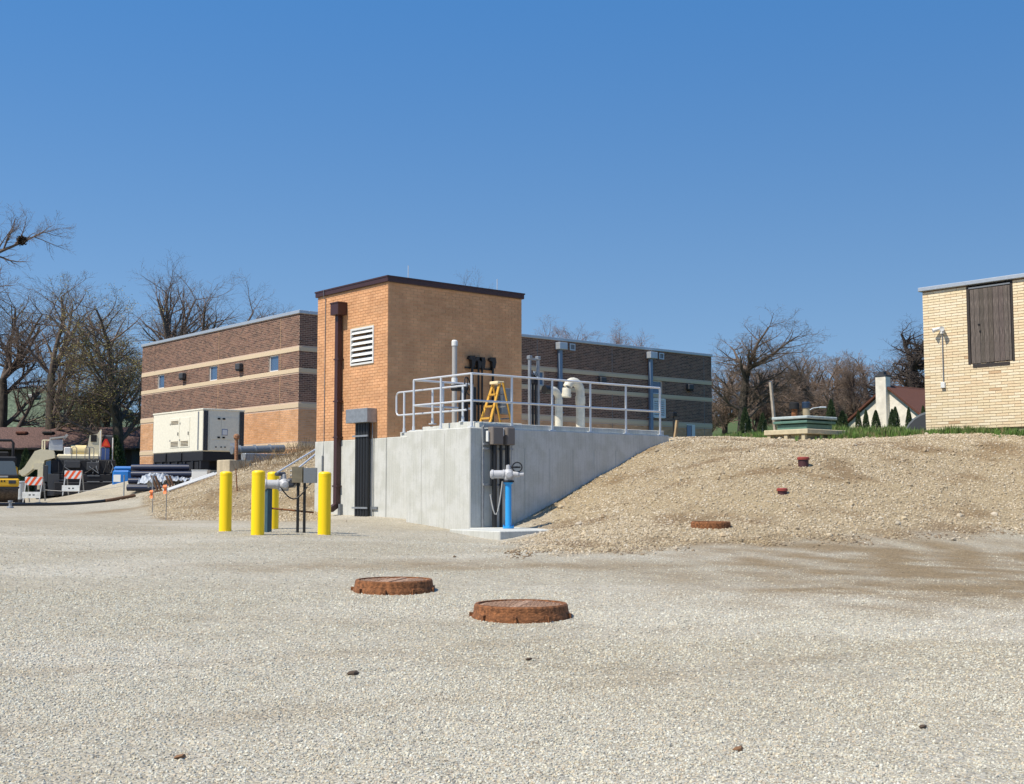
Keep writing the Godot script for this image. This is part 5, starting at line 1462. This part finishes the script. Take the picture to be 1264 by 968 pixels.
# ---------------------------------------------------------------- houses far off
func build_houses() -> void:
	var t := thing("green_roof_house", "far house with a mottled green shingle hip roof", "house", W(-33.0, 84.0, 1.4), -YAW)
	part("wall", MB.new().box(V3(-8.0, -0.4, -4.5), V3(8.0, 4.3, 4.0)), "siding_dark", t)
	var r := MB.new()
	var e0 := V3(-9.0, 4.2, 5.0)
	var e1 := V3(9.0, 4.2, 5.0)
	var e2 := V3(9.0, 4.2, -5.4)
	var e3 := V3(-9.0, 4.2, -5.4)
	var r0 := V3(-1.0, 7.2, -0.2)
	var r1 := V3(1.2, 7.2, -0.2)
	r.quad(e0, e1, r1, r0, V3(0, 1, 1))
	r.quad(e3, e2, r1, r0, V3(0, 1, -1))
	r.tri(e1, e2, r1, V3(1, 1, 0))
	r.tri(e0, e3, r0, V3(-1, 1, 0))
	var rf := part("roof", r, "shingle_green", t)
	part("fascia", MB.new().box(V3(-9.02, 4.02, 4.98), V3(9.02, 4.2, 5.05)), "siding_dark", rf)
	part("roof_vent", MB.new().bbox(V3(0.4, 6.35, 0.95), V3(1.1, 6.6, 1.6), 0.05), "pvc_grey", rf)
	part("dormer_roof", MB.new().prism(PackedVector2Array([Vector2(5.0, 5.3), Vector2(7.4, 5.3), Vector2(6.2, 6.1)]), V3(0, 0, 0.0), V3(1, 0, 0), V3(0, 1, 0), V3(0, 0, 3.0)), "shingle_green", rf)
	part("dormer_wall", MB.new().box(V3(5.2, 4.2, 0.2), V3(7.2, 5.3, 2.8)), "siding_dark", rf)
	for x in [-5.0, -2.0, 1.0, 4.0]:
		var w := part("window", MB.new().box(V3(x - 0.5, 1.5, 4.001), V3(x + 0.5, 2.9, 4.05)), "steel_grey", t)
		part("pane", MB.new().box(V3(x - 0.43, 1.57, 4.05), V3(x + 0.43, 2.83, 4.06)), "glass", w)
	t = thing("low_brown_house", "low dark house with a mauve brown roof behind the paver", "house", W(-29.5, 70.0, 1.4), -YAW)
	part("wall", MB.new().box(V3(-9.0, -0.4, -3.0), V3(8.6, 2.5, 2.4)), "siding_dark", t)
	r = MB.new()
	r.quad(V3(-9.6, 2.45, 3.0), V3(9.0, 2.45, 3.0), V3(8.4, 3.75, -0.4), V3(-9.6, 3.75, -0.4), V3(0, 1, 1))
	r.quad(V3(-9.6, 2.45, -3.6), V3(9.0, 2.45, -3.6), V3(8.4, 3.75, -0.4), V3(-9.6, 3.75, -0.4), V3(0, 1, -1))
	r.tri(V3(9.0, 2.45, 3.0), V3(9.0, 2.45, -3.6), V3(8.4, 3.75, -0.4), V3(1, 0.2, 0))
	rf = part("roof", r, "shingle_mauve", t)
	part("gutter", MB.new().box(V3(-9.6, 2.36, 2.96), V3(9.0, 2.44, 3.08)), "siding_dark", rf)
	for x in [1.9, 3.4]: part("roof_vent", MB.new().bbox(V3(x - 0.3, 3.3, 0.6), V3(x + 0.3, 3.45, 1.0), 0.04), "shingle_brown" if x < 2 else "dark", rf)
	for x in [-1.0, 1.5, 4.0]:
		var w := part("window", MB.new().box(V3(x - 0.45, 0.9, 2.401), V3(x + 0.45, 2.0, 2.44)), "dark_grey", t)
		part("pane", MB.new().box(V3(x - 0.4, 0.95, 2.44), V3(x + 0.4, 1.95, 2.45)), "glass", w)
	# cottage on the right
	var x0 := 104.5
	t = thing("white_cottage", "white stucco cottage with steep brown roof and tall chimney", "house", V3(108.0, 6.8, -68.0))
	var gab := PackedVector2Array([Vector2(-72.5, 5.5), Vector2(-64.25, 5.5), Vector2(-64.25, 8.75), Vector2(-67.7, 11.5), Vector2(-72.5, 8.1)])
	part("wall", MB.new().prism(gab, V3(x0, 0, 0), V3(0, 0, 1), V3(0, 1, 0), V3(9.0, 0, 0)), "stucco", t)
	r = MB.new()
	r.obox(V3(x0 + 4.4, 10.10, -65.85), V3(4.75, 0, 0), V3(0, -1.52, 1.9), V3(0, 0.07, 0.055))
	r.obox(V3(x0 + 4.4, 9.86, -70.3), V3(4.75, 0, 0), V3(0, -1.86, -2.62), V3(0, 0.07, -0.05))
	part("roof", r, "shingle_brown", t)
	var ch := part("chimney", MB.new().bbox(V3(x0 - 0.55, 5.5, -68.75), V3(x0 + 0.3, 12.6, -67.6), 0.03), "stucco", t)
	part("chimney_cap", MB.new().bbox(V3(x0 - 0.6, 12.6, -68.8), V3(x0 + 0.35, 12.75, -67.55), 0.02).box(V3(x0 - 0.4, 12.75, -68.5), V3(x0 + 0.1, 13.1, -67.9)), "dark_grey", ch)
	var w2 := part("window", MB.new().box(V3(x0 - 0.04, 7.5, -65.75), V3(x0 - 0.001, 8.45, -64.85)), "pvc_white", t)
	part("pane", MB.new().box(V3(x0 - 0.06, 7.58, -65.67), V3(x0 - 0.041, 8.37, -64.93)), "glass", w2)
	# street lamp beyond the bank
	t = thing("street_lamp", "slim street lamp arm curving out beyond the green hatch", "street lamp", W(22.3, 90.0, far(22.3, 90.0)), -YAW)
	part("pole", MB.new().cyl(V3(-0.8, 0, 0), V3(-0.8, 1.9, 0), 0.06, 8, 0.045), "galvanised", t)
	part("arm", MB.new().tube([V3(-0.8, 1.85, 0), V3(-0.6, 2.15, 0), V3(-0.2, 2.35, 0), V3(0.35, 2.42, 0)], [0.035], 8), "aluminium", t)
	part("lamp_head", MB.new().bbox(V3(0.25, 2.34, -0.12), V3(0.75, 2.46, 0.12), 0.04), "aluminium", t)

# ---------------------------------------------------------------- trees
var limb_b: MB
var twig_b: MB
var leaf_b: MB
var TP := {}

func twig_tube(b: MB, p: Vector3, q: Vector3, r0: float, r1: float, k: int) -> void:
	var t := (q - p).normalized()
	var i0 := b.v.size()
	b.ring(p, t, r0, k)
	b.ring(q, t, r1, k)
	for j in k:
		var a := i0 + j
		var c := i0 + (j + 1) % k
		b.idx.append_array(PackedInt32Array([a, c + k, c, a, a + k, c + k]))

func rv() -> Vector3:
	return Vector3(rng.randf_range(-1, 1), rng.randf_range(-1, 1), rng.randf_range(-1, 1))

func grow(p: Vector3, dir: Vector3, ln: float, r: float, lv: int) -> void:
	var segs: int = [7, 6, 4, 3, 2][lv]
	var wander: float = TP.wander[lv]
	var last: int = TP.levels
	var k: int = [9, 6, 4, 3, 3][lv]
	var b := limb_b if lv == 0 else twig_b
	for i in segs:
		dir = (dir + rv() * wander + Vector3.UP * TP.lift[lv]).normalized()
		var q := p + dir * (ln / segs)
		var f := (i + 1.0) / segs
		var r1 := maxf(r * (1.0 - 0.42 * f) if lv == 0 else r * (1.0 - 0.7 * f), 0.003)
		var ra := r * (1.0 - (0.42 if lv == 0 else 0.7) * (i / float(segs)))
		b.col = TP.bark.lerp(TP.twig, clampf(lv / 3.0, 0.0, 1.0))
		twig_tube(b, p, q, maxf(ra, 0.004), r1, k)
		p = q
		if lv < last and (f > TP.clear or lv > 0):
			var n: float = TP.kids[lv]
			var cnt := int(n) + (1 if rng.randf() < n - int(n) else 0)
			for c in cnt:
				var side := dir.cross(rv()).normalized()
				var a: float = deg_to_rad(rng.randf_range(TP.ang.x, TP.ang.y))
				var nd := (dir * cos(a) + side * sin(a)).normalized()
				var shrink: float = lerpf(1.0, 0.55, f) if lv == 0 else lerpf(1.0, 0.7, f)
				grow(p, nd, ln * TP.ratio[lv] * shrink * rng.randf_range(0.75, 1.15), r1 * rng.randf_range(0.45, 0.68) if lv == 0 else r1 * (0.62 if lv == 1 else 0.5), lv + 1)
		if TP.has("buds") and lv >= last - 1:
			for c in (TP.buds if rng.randf() < 0.8 else 0):
				leaf_b.col = tone(TP.budcol, 0.2)
				var o := p + rv() * 0.14
				var u := rv().normalized() * rng.randf_range(0.015, 0.034)
				var w := u.cross(rv()).normalized() * 0.02
				leaf_b.quad(o - u, o + w, o + u, o - w, rv())
	if lv == 0:
		# the leader goes on into the crown
		for c in TP.forks:
			grow(p, (dir + rv() * TP.forkout).normalized(), ln * 0.62 * rng.randf_range(0.8, 1.1), r * 0.48, 1)

func tree(label: String, at: Vector3, tall: float, seed_: int, opt: Dictionary) -> Node3D:
	rng.seed = seed_
	TP = {"wander": [0.07, 0.16, 0.22, 0.28, 0.3], "lift": [0.05, 0.09, 0.06, 0.04, 0.02], "levels": 4, "kids": [1.5, 1.7, 2.0, 2.4], "ang": Vector2(28, 58), "ratio": [0.66, 0.58, 0.58, 0.62], "clear": 0.35, "forks": 3, "forkout": 0.45,
		"bark": Color(0.10, 0.08, 0.062), "twig": Color(0.18, 0.13, 0.10)}
	TP.merge(opt, true)
	limb_b = MB.new()
	twig_b = MB.new()
	leaf_b = MB.new()
	var t := thing("bare_tree", label, "tree", at, 0.001, opt.get("group", "bare trees"))
	var ln: float = tall * opt.get("trunk", 0.5)
	twig_tube(limb_b, V3(0, -0.8, 0), V3(0, 0.02, 0), tall * 0.024, tall * 0.019, 9)
	grow(Vector3.ZERO, opt.get("lean", Vector3.UP).normalized(), ln, tall * opt.get("girth", 0.019), 0)
	# bring the grown shape to its height and spread
	var top := 0.1
	for p in twig_b.v: top = maxf(top, p.y)
	var k := V3(tall / top * opt.get("wide", 1.0), tall / top, tall / top * opt.get("wide", 1.0))
	for q in [limb_b, twig_b, leaf_b]:
		for i in q.v.size(): q.v[i] = q.v[i] * k
	if opt.has("limb"):
		var l = opt.limb
		TP.lift = [0.0, 0.0, 0.03, 0.04, 0.02]
		TP.wander = [0.0, 0.05, 0.2, 0.28, 0.3]
		twig_tube(limb_b, V3(0, l[0].y - 3.0, 0), l[0], 0.16, l[3], 7)
		grow(l[0], l[1].normalized(), l[2], l[3], 1)
	part("trunk", limb_b, "bark", t)
	part("crown", twig_b, "twig", t)
	if leaf_b.v.size() > 0: part("opening_buds", leaf_b, "leaf", t, "stuff")
	return t

func arborvitae(label: String, at: Vector3, tall: float, wide: float, seed_: int, from: Node3D = null) -> Node3D:
	if from != null: return copy(from, at, seed_ * 47.0, label, V3(wide / 0.5, tall / 2.3, wide / 0.5))
	rng.seed = seed_
	var t := thing("columnar_evergreen", label, "evergreen shrub", at, 0.001, "columnar evergreens")
	part("trunk", MB.new().cyl(V3(0, -0.2, 0), V3(0, 1.2, 0), 0.05, 6), "bark", t)
	var b := MB.new()
	for i in 5200:
		var f := pow(rng.randf(), 0.8)
		var y := 0.05 + 2.25 * f
		var rad := 0.5 * pow(1.0 - f, 0.62) * (0.75 + 0.35 * sin(f * 2.6)) * sqrt(rng.randf_range(0.35, 1.0)) + 0.02
		var a := rng.randf() * TAU
		rad *= 1.0 + 0.16 * sin(a * 5.0 + f * 9.0)
		var o := V3(cos(a) * rad, y, sin(a) * rad)
		var u := (V3(cos(a) * 0.5, 1.0, sin(a) * 0.5) + rv() * 0.5).normalized() * rng.randf_range(0.04, 0.09)
		var w := u.cross(rv()).normalized() * rng.randf_range(0.015, 0.03)
		b.col = tone([Color(0.035, 0.062, 0.02), Color(0.045, 0.075, 0.024), Color(0.028, 0.05, 0.018), Color(0.06, 0.085, 0.03)], 0.15)
		b.quad(o - u * 0.6, o + w, o + u, o - w, V3(cos(a), 0.3, sin(a)))
	part("foliage", b, "leaf", t)
	return t

func build_trees() -> void:
	var pale := {"bark": Color(0.10, 0.085, 0.07), "twig": Color(0.19, 0.145, 0.11)}
	var spring := [Color(0.33, 0.30, 0.09), Color(0.28, 0.24, 0.08), Color(0.36, 0.27, 0.10)]
	# left-hand side, in front of and behind the houses
	var left := "bare trees on the left"
	var lb := onground(-30.5, 62.0)
	tree("huge bare tree whose limbs reach in at the upper left edge", lb, 20.5, 510, {"forkout": 0.7, "group": left, "limb": [W(-27.0, 62.0, 13.3) - lb, W(3.7, 0.0, 1.8), 3.3, 0.10]})
	var ns := W(-25.05, 62.0, 14.27)
	var nt := thing("squirrel_nest", "dark round leaf nest in the limb at the upper left edge", "nest", ns)
	var nb := MB.new()
	for i in 260:
		var o := ns + rv().normalized() * rng.randf_range(0.05, 0.26)
		var u := rv().normalized() * 0.12
		nb.col = tone([Color(0.05, 0.035, 0.025), Color(0.08, 0.055, 0.035)], 0.2)
		nb.quad(o - u, o + u.cross(rv()).normalized() * 0.06, o + u, o - u.cross(rv()).normalized() * 0.06, o - ns)
	part("leaf_ball", nb, "twig", nt)
	tree("bare forked tree over the green roof at the left edge", onground(-31.2, 75.0), 13.7, 521, {"forkout": 0.6, "wide": 1.5, "group": left})
	tree("straight bare tree before the green roofed house", onground(-26.3, 70.0), 13.2, 532, {"forkout": 0.35, "ang": Vector2(22, 50), "wide": 1.4, "group": left})
	tree("spreading tree with yellow green buds beside the long building", onground(-20.9, 66.0), 12.0, 547, {"buds": 1, "budcol": spring, "forkout": 0.7, "ang": Vector2(32, 62), "wide": 1.45, "group": left})
	tree("low budding tree between the paver and the green roof", onground(-24.4, 73.0), 8.4, 553, {"buds": 1, "budcol": spring, "forkout": 0.8, "ang": Vector2(35, 70), "trunk": 0.4, "clear": 0.2, "wide": 1.3, "group": left})
	tree("tall twiggy tree rising behind the left end of the long roof", W(-27.0, 95.0, 1.6), 19.0, 561, {"forkout": 0.5, "ang": Vector2(25, 50), "wide": 1.25, "group": left})
	tree("broad twiggy tree rising behind the long roof, nearer the tower", W(-24.2, 97.0, 1.6), 18.2, 574, {"forkout": 0.7, "ang": Vector2(28, 55), "wide": 1.35, "group": left})
	# behind the roofs in the middle
	tree("thin treetop showing just above the tower cornice", W(-4.3, 112.0, 3.0), 18.6, 583, {"forkout": 0.4, "bark": pale.bark, "twig": pale.twig, "group": "bare trees behind the roofs"})
	var pink := {"bark": Color(0.12, 0.09, 0.075), "twig": Color(0.27, 0.17, 0.13), "forkout": 0.6, "wide": 1.2, "kids": [1.7, 1.8, 2.2, 2.6], "group": "bare trees behind the roofs"}
	var m2 := tree("pinkish treetop left of centre above the dark brick wall", W(5.6, 120.0, 5.0), 13.8, 592, pink)
	copy(m2, W(8.2, 123.0, 5.0), 130.0, "pinkish treetop second from the left above the dark brick wall", V3(1.0, 1.0, 1.0))
	copy(m2, W(11.4, 124.0, 5.2), 250.0, "pinkish treetop third from the left above the dark brick wall", V3(0.95, 0.96, 0.95))
	copy(m2, W(15.0, 126.0, 5.4), 40.0, "low pinkish treetop above the far end of the dark wall", V3(0.8, 0.82, 0.8))
	copy(m2, W(2.0, 118.0, 5.0), 300.0, "pinkish treetop right beside the tower above the dark wall", V3(0.85, 0.90, 0.85))
	# right-hand side
	var right := "bare trees on the right"
	tree("large bare tree with wide twiggy crown beyond the dark wall end", W(19.6, 105.0, far(19.6, 105.0) - 0.3), 11.4, 603, {"forkout": 0.7, "ang": Vector2(30, 62), "trunk": 0.45, "clear": 0.25, "girth": 0.018, "wide": 1.9, "kids": [1.9, 1.6, 2.0, 2.2], "group": right})
	tree("leaning bare tree behind the green hatch box", W(31.0, 118.0, far(31.0, 118.0)), 9.2, 611, {"lean": Vector3(-0.35, 1, -0.3), "forkout": 0.5, "wide": 1.2, "group": right})
	tree("slender bare tree left of the white cottage", W(34.6, 124.0, far(34.6, 124.0)), 8.8, 622, {"forkout": 0.4, "wide": 1.2, "group": right})
	tree("dark gnarled oak behind the cream brick building", W(42.0, 128.0, far(42.0, 128.0)), 13.0, 634, {"forkout": 1.0, "ang": Vector2(40, 75), "wander": [0.1, 0.3, 0.34, 0.36, 0.36], "lift": [0.03, 0.02, 0.02, 0.02, 0.02], "girth": 0.028, "trunk": 0.4, "bark": Color(0.055, 0.045, 0.04), "twig": Color(0.085, 0.065, 0.052), "kids": [2.1, 1.7, 2.0, 2.0], "wide": 1.9, "group": right})
	var th := tree("brownish thicket tree standing just right of the dark wall", W(17.6, 116.0, far(17.6, 116.0)), 6.6, 641, {"forkout": 0.7, "trunk": 0.4, "clear": 0.05, "kids": [1.8, 1.6, 1.8, 1.8], "wide": 1.35, "bark": Color(0.14, 0.105, 0.08), "twig": Color(0.26, 0.185, 0.14), "group": "thicket trees on the right"})
	var names := ["between the dark wall and the large bare tree", "under the crown of the large bare tree", "right of the trunk of the large bare tree", "above the leaning pale post", "above the green hatch lid", "left of the slender bare tree", "behind the leaning bare tree", "left of the cottage roof edge", "over the low cottage eave", "behind the cottage chimney", "over the cottage ridge", "at the cream building corner",
		"at the end of the dark wall, low", "far behind the large bare trunk", "behind the pale post, low", "behind the hatch pipe stubs", "far left of the cottage, low", "close to the cottage eave, tall"]
	var sp := [[15.4, 112, 0.95], [20.4, 118, 1.1], [22.2, 112, 1.0], [24.4, 120, 1.15], [26.2, 114, 1.0], [28.4, 124, 1.2], [31.2, 128, 1.25], [33.4, 132, 1.3], [35.8, 136, 1.4], [38.4, 138, 1.45], [41.0, 140, 1.5], [44.5, 138, 1.5],
		[17.4, 108, 0.7], [22.8, 132, 1.3], [24.0, 110, 0.75], [27.4, 134, 1.35], [29.4, 112, 0.8], [32.2, 140, 1.5]]
	for i in sp.size():
		copy(th, W(sp[i][0], sp[i][1], far(sp[i][0], sp[i][1]) - 0.2), i * 67.0, "brownish thicket tree " + names[i], V3(1, 1, 1) * sp[i][2])
	# evergreens
	var a0 := arborvitae("dark columnar evergreen first from the left before the cottage", W(31.6, 112.0, far(31.6, 112.0) - 0.1), 2.3, 0.5, 701)
	a0.scale = V3(0.72, 1.08, 0.72)
	var g := 6.55
	for q in [[32.3, 112, 2.35, 0.55, "second from the left before the cottage"], [33.2, 112, 2.3, 0.75, "just left of the cottage chimney"], [34.7, 112, 2.4, 0.7, "just right of the cottage chimney"], [35.3, 113, 2.6, 0.7, "wide one right of the chimney"], [36.2, 112, 2.55, 0.55, "beside the cottage window"], [38.2, 114, 2.7, 0.6, "against the cream building edge"], [11.3, 60, 0.95, 0.28, "small one by the dark wall end"], [12.2, 60, 0.8, 0.25, "smallest one right of the dark wall end"], [19.0, 100, 2.4, 0.8, "below the large bare tree"], [20.4, 100, 2.0, 0.7, "right of the large bare trunk"], [26.0, 100, 3.0, 0.8, "behind the green hatch lid"], [28.0, 104, 2.2, 0.9, "right of the green hatch box"], [-24.5, 62, 2.3, 0.6, "left one before the low brown house"], [-24.0, 62.4, 2.2, 0.55, "right one before the low brown house"], [-20.0, 62, 2.9, 1.0, "broad one between the paver and the long building"]]:
		var s: float = q[0]
		var d: float = q[1]
		arborvitae("dark columnar evergreen " + q[4], W(s, d, (H(s, d) if d < 65.0 else far(s, d)) - 0.1), q[2] * (1.08 if d > 65.0 else 1.0), q[3] * 0.68, int(s * 13.0) + 7, a0)

func build_grass() -> void:
	rng.seed = 900
	var b := MB.new()
	for i in 9:
		var a := TAU * i / 9.0 + rng.randf()
		var l := rng.randf_range(0.7, 1.0)
		var o := V3(cos(a), 0, sin(a)) * rng.randf_range(0.0, 0.22)
		var lean := V3(cos(a), 0, sin(a)) * rng.randf_range(0.15, 0.5)
		var w := V3(-sin(a), 0, cos(a)) * 0.045
		b.col = Color(1, 1, 1)
		b.quad(o - w, o + w, o + lean * 0.45 + V3(0, l * 0.6, 0) + w * 0.7, o + lean * 0.45 + V3(0, l * 0.6, 0) - w * 0.7, V3(cos(a), 0.4, sin(a)))
		b.tri(o + lean * 0.45 + V3(0, l * 0.6, 0) - w * 0.7, o + lean * 0.45 + V3(0, l * 0.6, 0) + w * 0.7, o + lean + V3(0, l, 0), V3(cos(a), 0.4, sin(a)))
	var tuft := b.mesh(M["grass"])
	var buf := PackedFloat32Array()
	var cols := [Color(0.10, 0.18, 0.035), Color(0.13, 0.20, 0.05), Color(0.075, 0.13, 0.028), Color(0.24, 0.21, 0.10), Color(0.16, 0.25, 0.05), Color(0.11, 0.21, 0.035)]
	for i in 26000:
		var d := lerpf(28.2, 60.0, pow(rng.randf(), 2.0))
		var s := rng.randf_range(6.2, 0.46 * d + 0.5)
		if rng.randf() > green(s, d): continue
		var h := rng.randf_range(0.08, 0.2) * (1.5 if rng.randf() < 0.15 else 1.0)
		var p := W(s, d, H(s, d) - 0.02)
		if p.x > 23.4 and p.x < 25.4 and p.z > -18.9 and p.z < -17.3: continue
		var bs := Basis(Vector3.UP, rng.randf() * TAU).scaled(V3(h * 0.9, h, h * 0.9))
		var c := tone(cols, 0.15)
		buf.append_array(PackedFloat32Array([bs.x.x, bs.y.x, bs.z.x, p.x, bs.x.y, bs.y.y, bs.z.y, p.y, bs.x.z, bs.y.z, bs.z.z, p.z, c.r, c.g, c.b, 1.0]))
	# weeds along the foot of the cream building
	for i in 1400:
		var z := rng.randf_range(-16.6, -11.0)
		var x := 26.95 - absf(rng.randfn(0.0, 0.35))
		var sd := SD(V3(x, 0, z))
		var dens := 0.25 + 0.75 * smooth(-0.1, 0.3, fn.get_noise_2d(z * 30.0, x * 12.0))
		if rng.randf() > dens: continue
		var h := rng.randf_range(0.10, 0.26)
		var bs := Basis(Vector3.UP, rng.randf() * TAU).scaled(V3(h * 0.8, h, h * 0.8))
		var c := tone(cols, 0.15)
		buf.append_array(PackedFloat32Array([bs.x.x, bs.y.x, bs.z.x, x, bs.x.y, bs.y.y, bs.z.y, H(sd.x, sd.y) - 0.02, bs.x.z, bs.y.z, bs.z.z, z, c.r, c.g, c.b, 1.0]))
	var mm := MultiMesh.new()
	mm.transform_format = MultiMesh.TRANSFORM_3D
	mm.use_colors = true
	mm.mesh = tuft
	mm.instance_count = buf.size() / 16
	mm.buffer = buf
	var o := MultiMeshInstance3D.new()
	o.multimesh = mm
	o.name = "grass"
	add_child(o)
	tag(o, "bright green grass and weeds on top of the bank", "grass", "", "stuff")
	# dry weeds on the mound beside the tower
	b = MB.new()
	for i in 420:
		var s := rng.randf_range(-8.4, -6.0)
		var d := rng.randf_range(37.0, 42.5)
		var p := W(s, d, H(s, d))
		var q := p + V3(rng.randf_range(-0.25, 0.25), rng.randf_range(0.1, 0.5), rng.randf_range(-0.25, 0.25))
		b.col = tone([Color(0.26, 0.17, 0.09), Color(0.20, 0.14, 0.08), Color(0.33, 0.24, 0.13)], 0.15)
		twig_tube(b, p, q, 0.008, 0.003, 3)
	var dw := part("dry_weeds", b, "twig", self)
	tag(dw, "dry brown weed stalks on the mound by the building corner", "weeds", "", "stuff")
	# bits of litter and clods lying in the lot
	for q in [[-1.05, 8.2, 0.05, "dark clod of earth lying in the gravel left of centre"], [0.12, 8.8, 0.03, "small dark clod in the gravel near the middle"], [-1.6, 6.05, 0.035, "brown stone lying in the gravel near the bottom edge"], [1.12, 6.2, 0.035, "reddish brown stone lying in the gravel right of centre"], [2.2, 6.7, 0.03, "dark twig scrap lying in the gravel far right"]]:
		rng.seed = int(q[1] * 100.0)
		var at := onground(q[0], q[1], 0.01)
		var mb := MB.new()
		mb.col = Color(0.09, 0.06, 0.04) if q[2] != 0.035 else Color(0.22, 0.12, 0.06)
		var m := pebble(int(q[1] * 31.0), 0.6)
		var arr := m.surface_get_arrays(0)
		for v in arr[Mesh.ARRAY_VERTEX]: mb.v.append(at + v * V3(q[2] * 2.4, q[2] * 1.4, q[2] * 1.6))
		mb.n = arr[Mesh.ARRAY_NORMAL]
		mb.idx = arr[Mesh.ARRAY_INDEX]
		for v in mb.v: mb.c.append(mb.col)
		var c := part(numbered("earth_clod"), mb, "stone", self)
		tag(c, q[3], "clod", "clods in the gravel")

# ---------------------------------------------------------------- scene
func build_sky() -> ImageTexture:
	# clear spring air: deep blue overhead, paler to the horizon and on the sun's side
	var w := 512
	var h := 256
	var im := Image.create(w, h, false, Image.FORMAT_RGBF)
	var sun := SUN.normalized()
	for y in h:
		var th := PI * (y + 0.5) / h
		for x in w:
			var ph := TAU * (x + 0.5) / w
			var dir := V3(sin(th) * sin(ph), cos(th), -sin(th) * cos(ph))
			var e := maxf(dir.y, 0.0)
			var c := Color(0.030, 0.138, 0.365).lerp(Color(0.27, 0.425, 0.585), pow(1.0 - e, 5.0))
			var k := dir.dot(sun)
			c = c * (0.88 + 0.30 * smooth(-0.9, 0.9, k))
			c = c + Color(0.30, 0.30, 0.28) * pow(maxf(k, 0.0), 12.0)
			if dir.y < 0.0: c = c.lerp(Color(0.30, 0.28, 0.25), smooth(0.0, 0.1, -dir.y))
			im.set_pixel(x, y, Color(c.r, c.g, c.b))
	return ImageTexture.create_from_image(im)

const SUN := Vector3(-0.5714, 0.8192, -0.0500)

func _ready() -> void:
	fn.seed = 5
	fn.noise_type = FastNoiseLite.TYPE_SIMPLEX_SMOOTH
	fn.frequency = 0.12
	fn.fractal_octaves = 3
	# camera
	var cam := Camera3D.new()
	cam.name = "camera"
	add_child(cam)
	cam.position = V3(0, 1.5, 0)
	cam.rotation_degrees = V3(4.61, -YAW, 0)
	cam.fov = 35.37
	cam.near = 0.1
	cam.far = 3000.0
	cam.current = true
	# sky
	var env := Environment.new()
	env.background_mode = Environment.BG_SKY
	var sky := Sky.new()
	var pm := PanoramaSkyMaterial.new()
	pm.panorama = build_sky()
	sky.sky_material = pm
	env.sky = sky
	env.background_energy_multiplier = 1.0
	env.tonemap_mode = Environment.TONE_MAPPER_LINEAR
	env.tonemap_exposure = 1.45
	env.sdfgi_enabled = true
	env.ssao_enabled = true
	env.ssil_enabled = true
	var we := WorldEnvironment.new()
	we.name = "environment"
	we.environment = env
	add_child(we)
	# sun, high on the left and a little behind the photographer
	var sun := DirectionalLight3D.new()
	sun.name = "sun"
	add_child(sun)
	sun.light_color = Color(1.0, 0.965, 0.90)
	sun.light_energy = 1.25
	sun.light_angular_distance = 0.5
	sun.shadow_enabled = true
	sun.look_at_from_position(SUN * 50.0, Vector3.ZERO, Vector3.UP)
	# structure
	make_materials()
	build_table()
	build_ground()
	build_tower()
	build_platform()
	build_long()
	build_cream()
	build_houses()
	# objects
	build_rails()
	build_platform_plant()
	build_valves()
	build_bollards()
	build_manholes()
	build_hatch()
	build_generator()
	build_paver()
	build_roller()
	build_yard_stuff()
	build_trees()
	# small things
	build_grass()
	build_gravel()
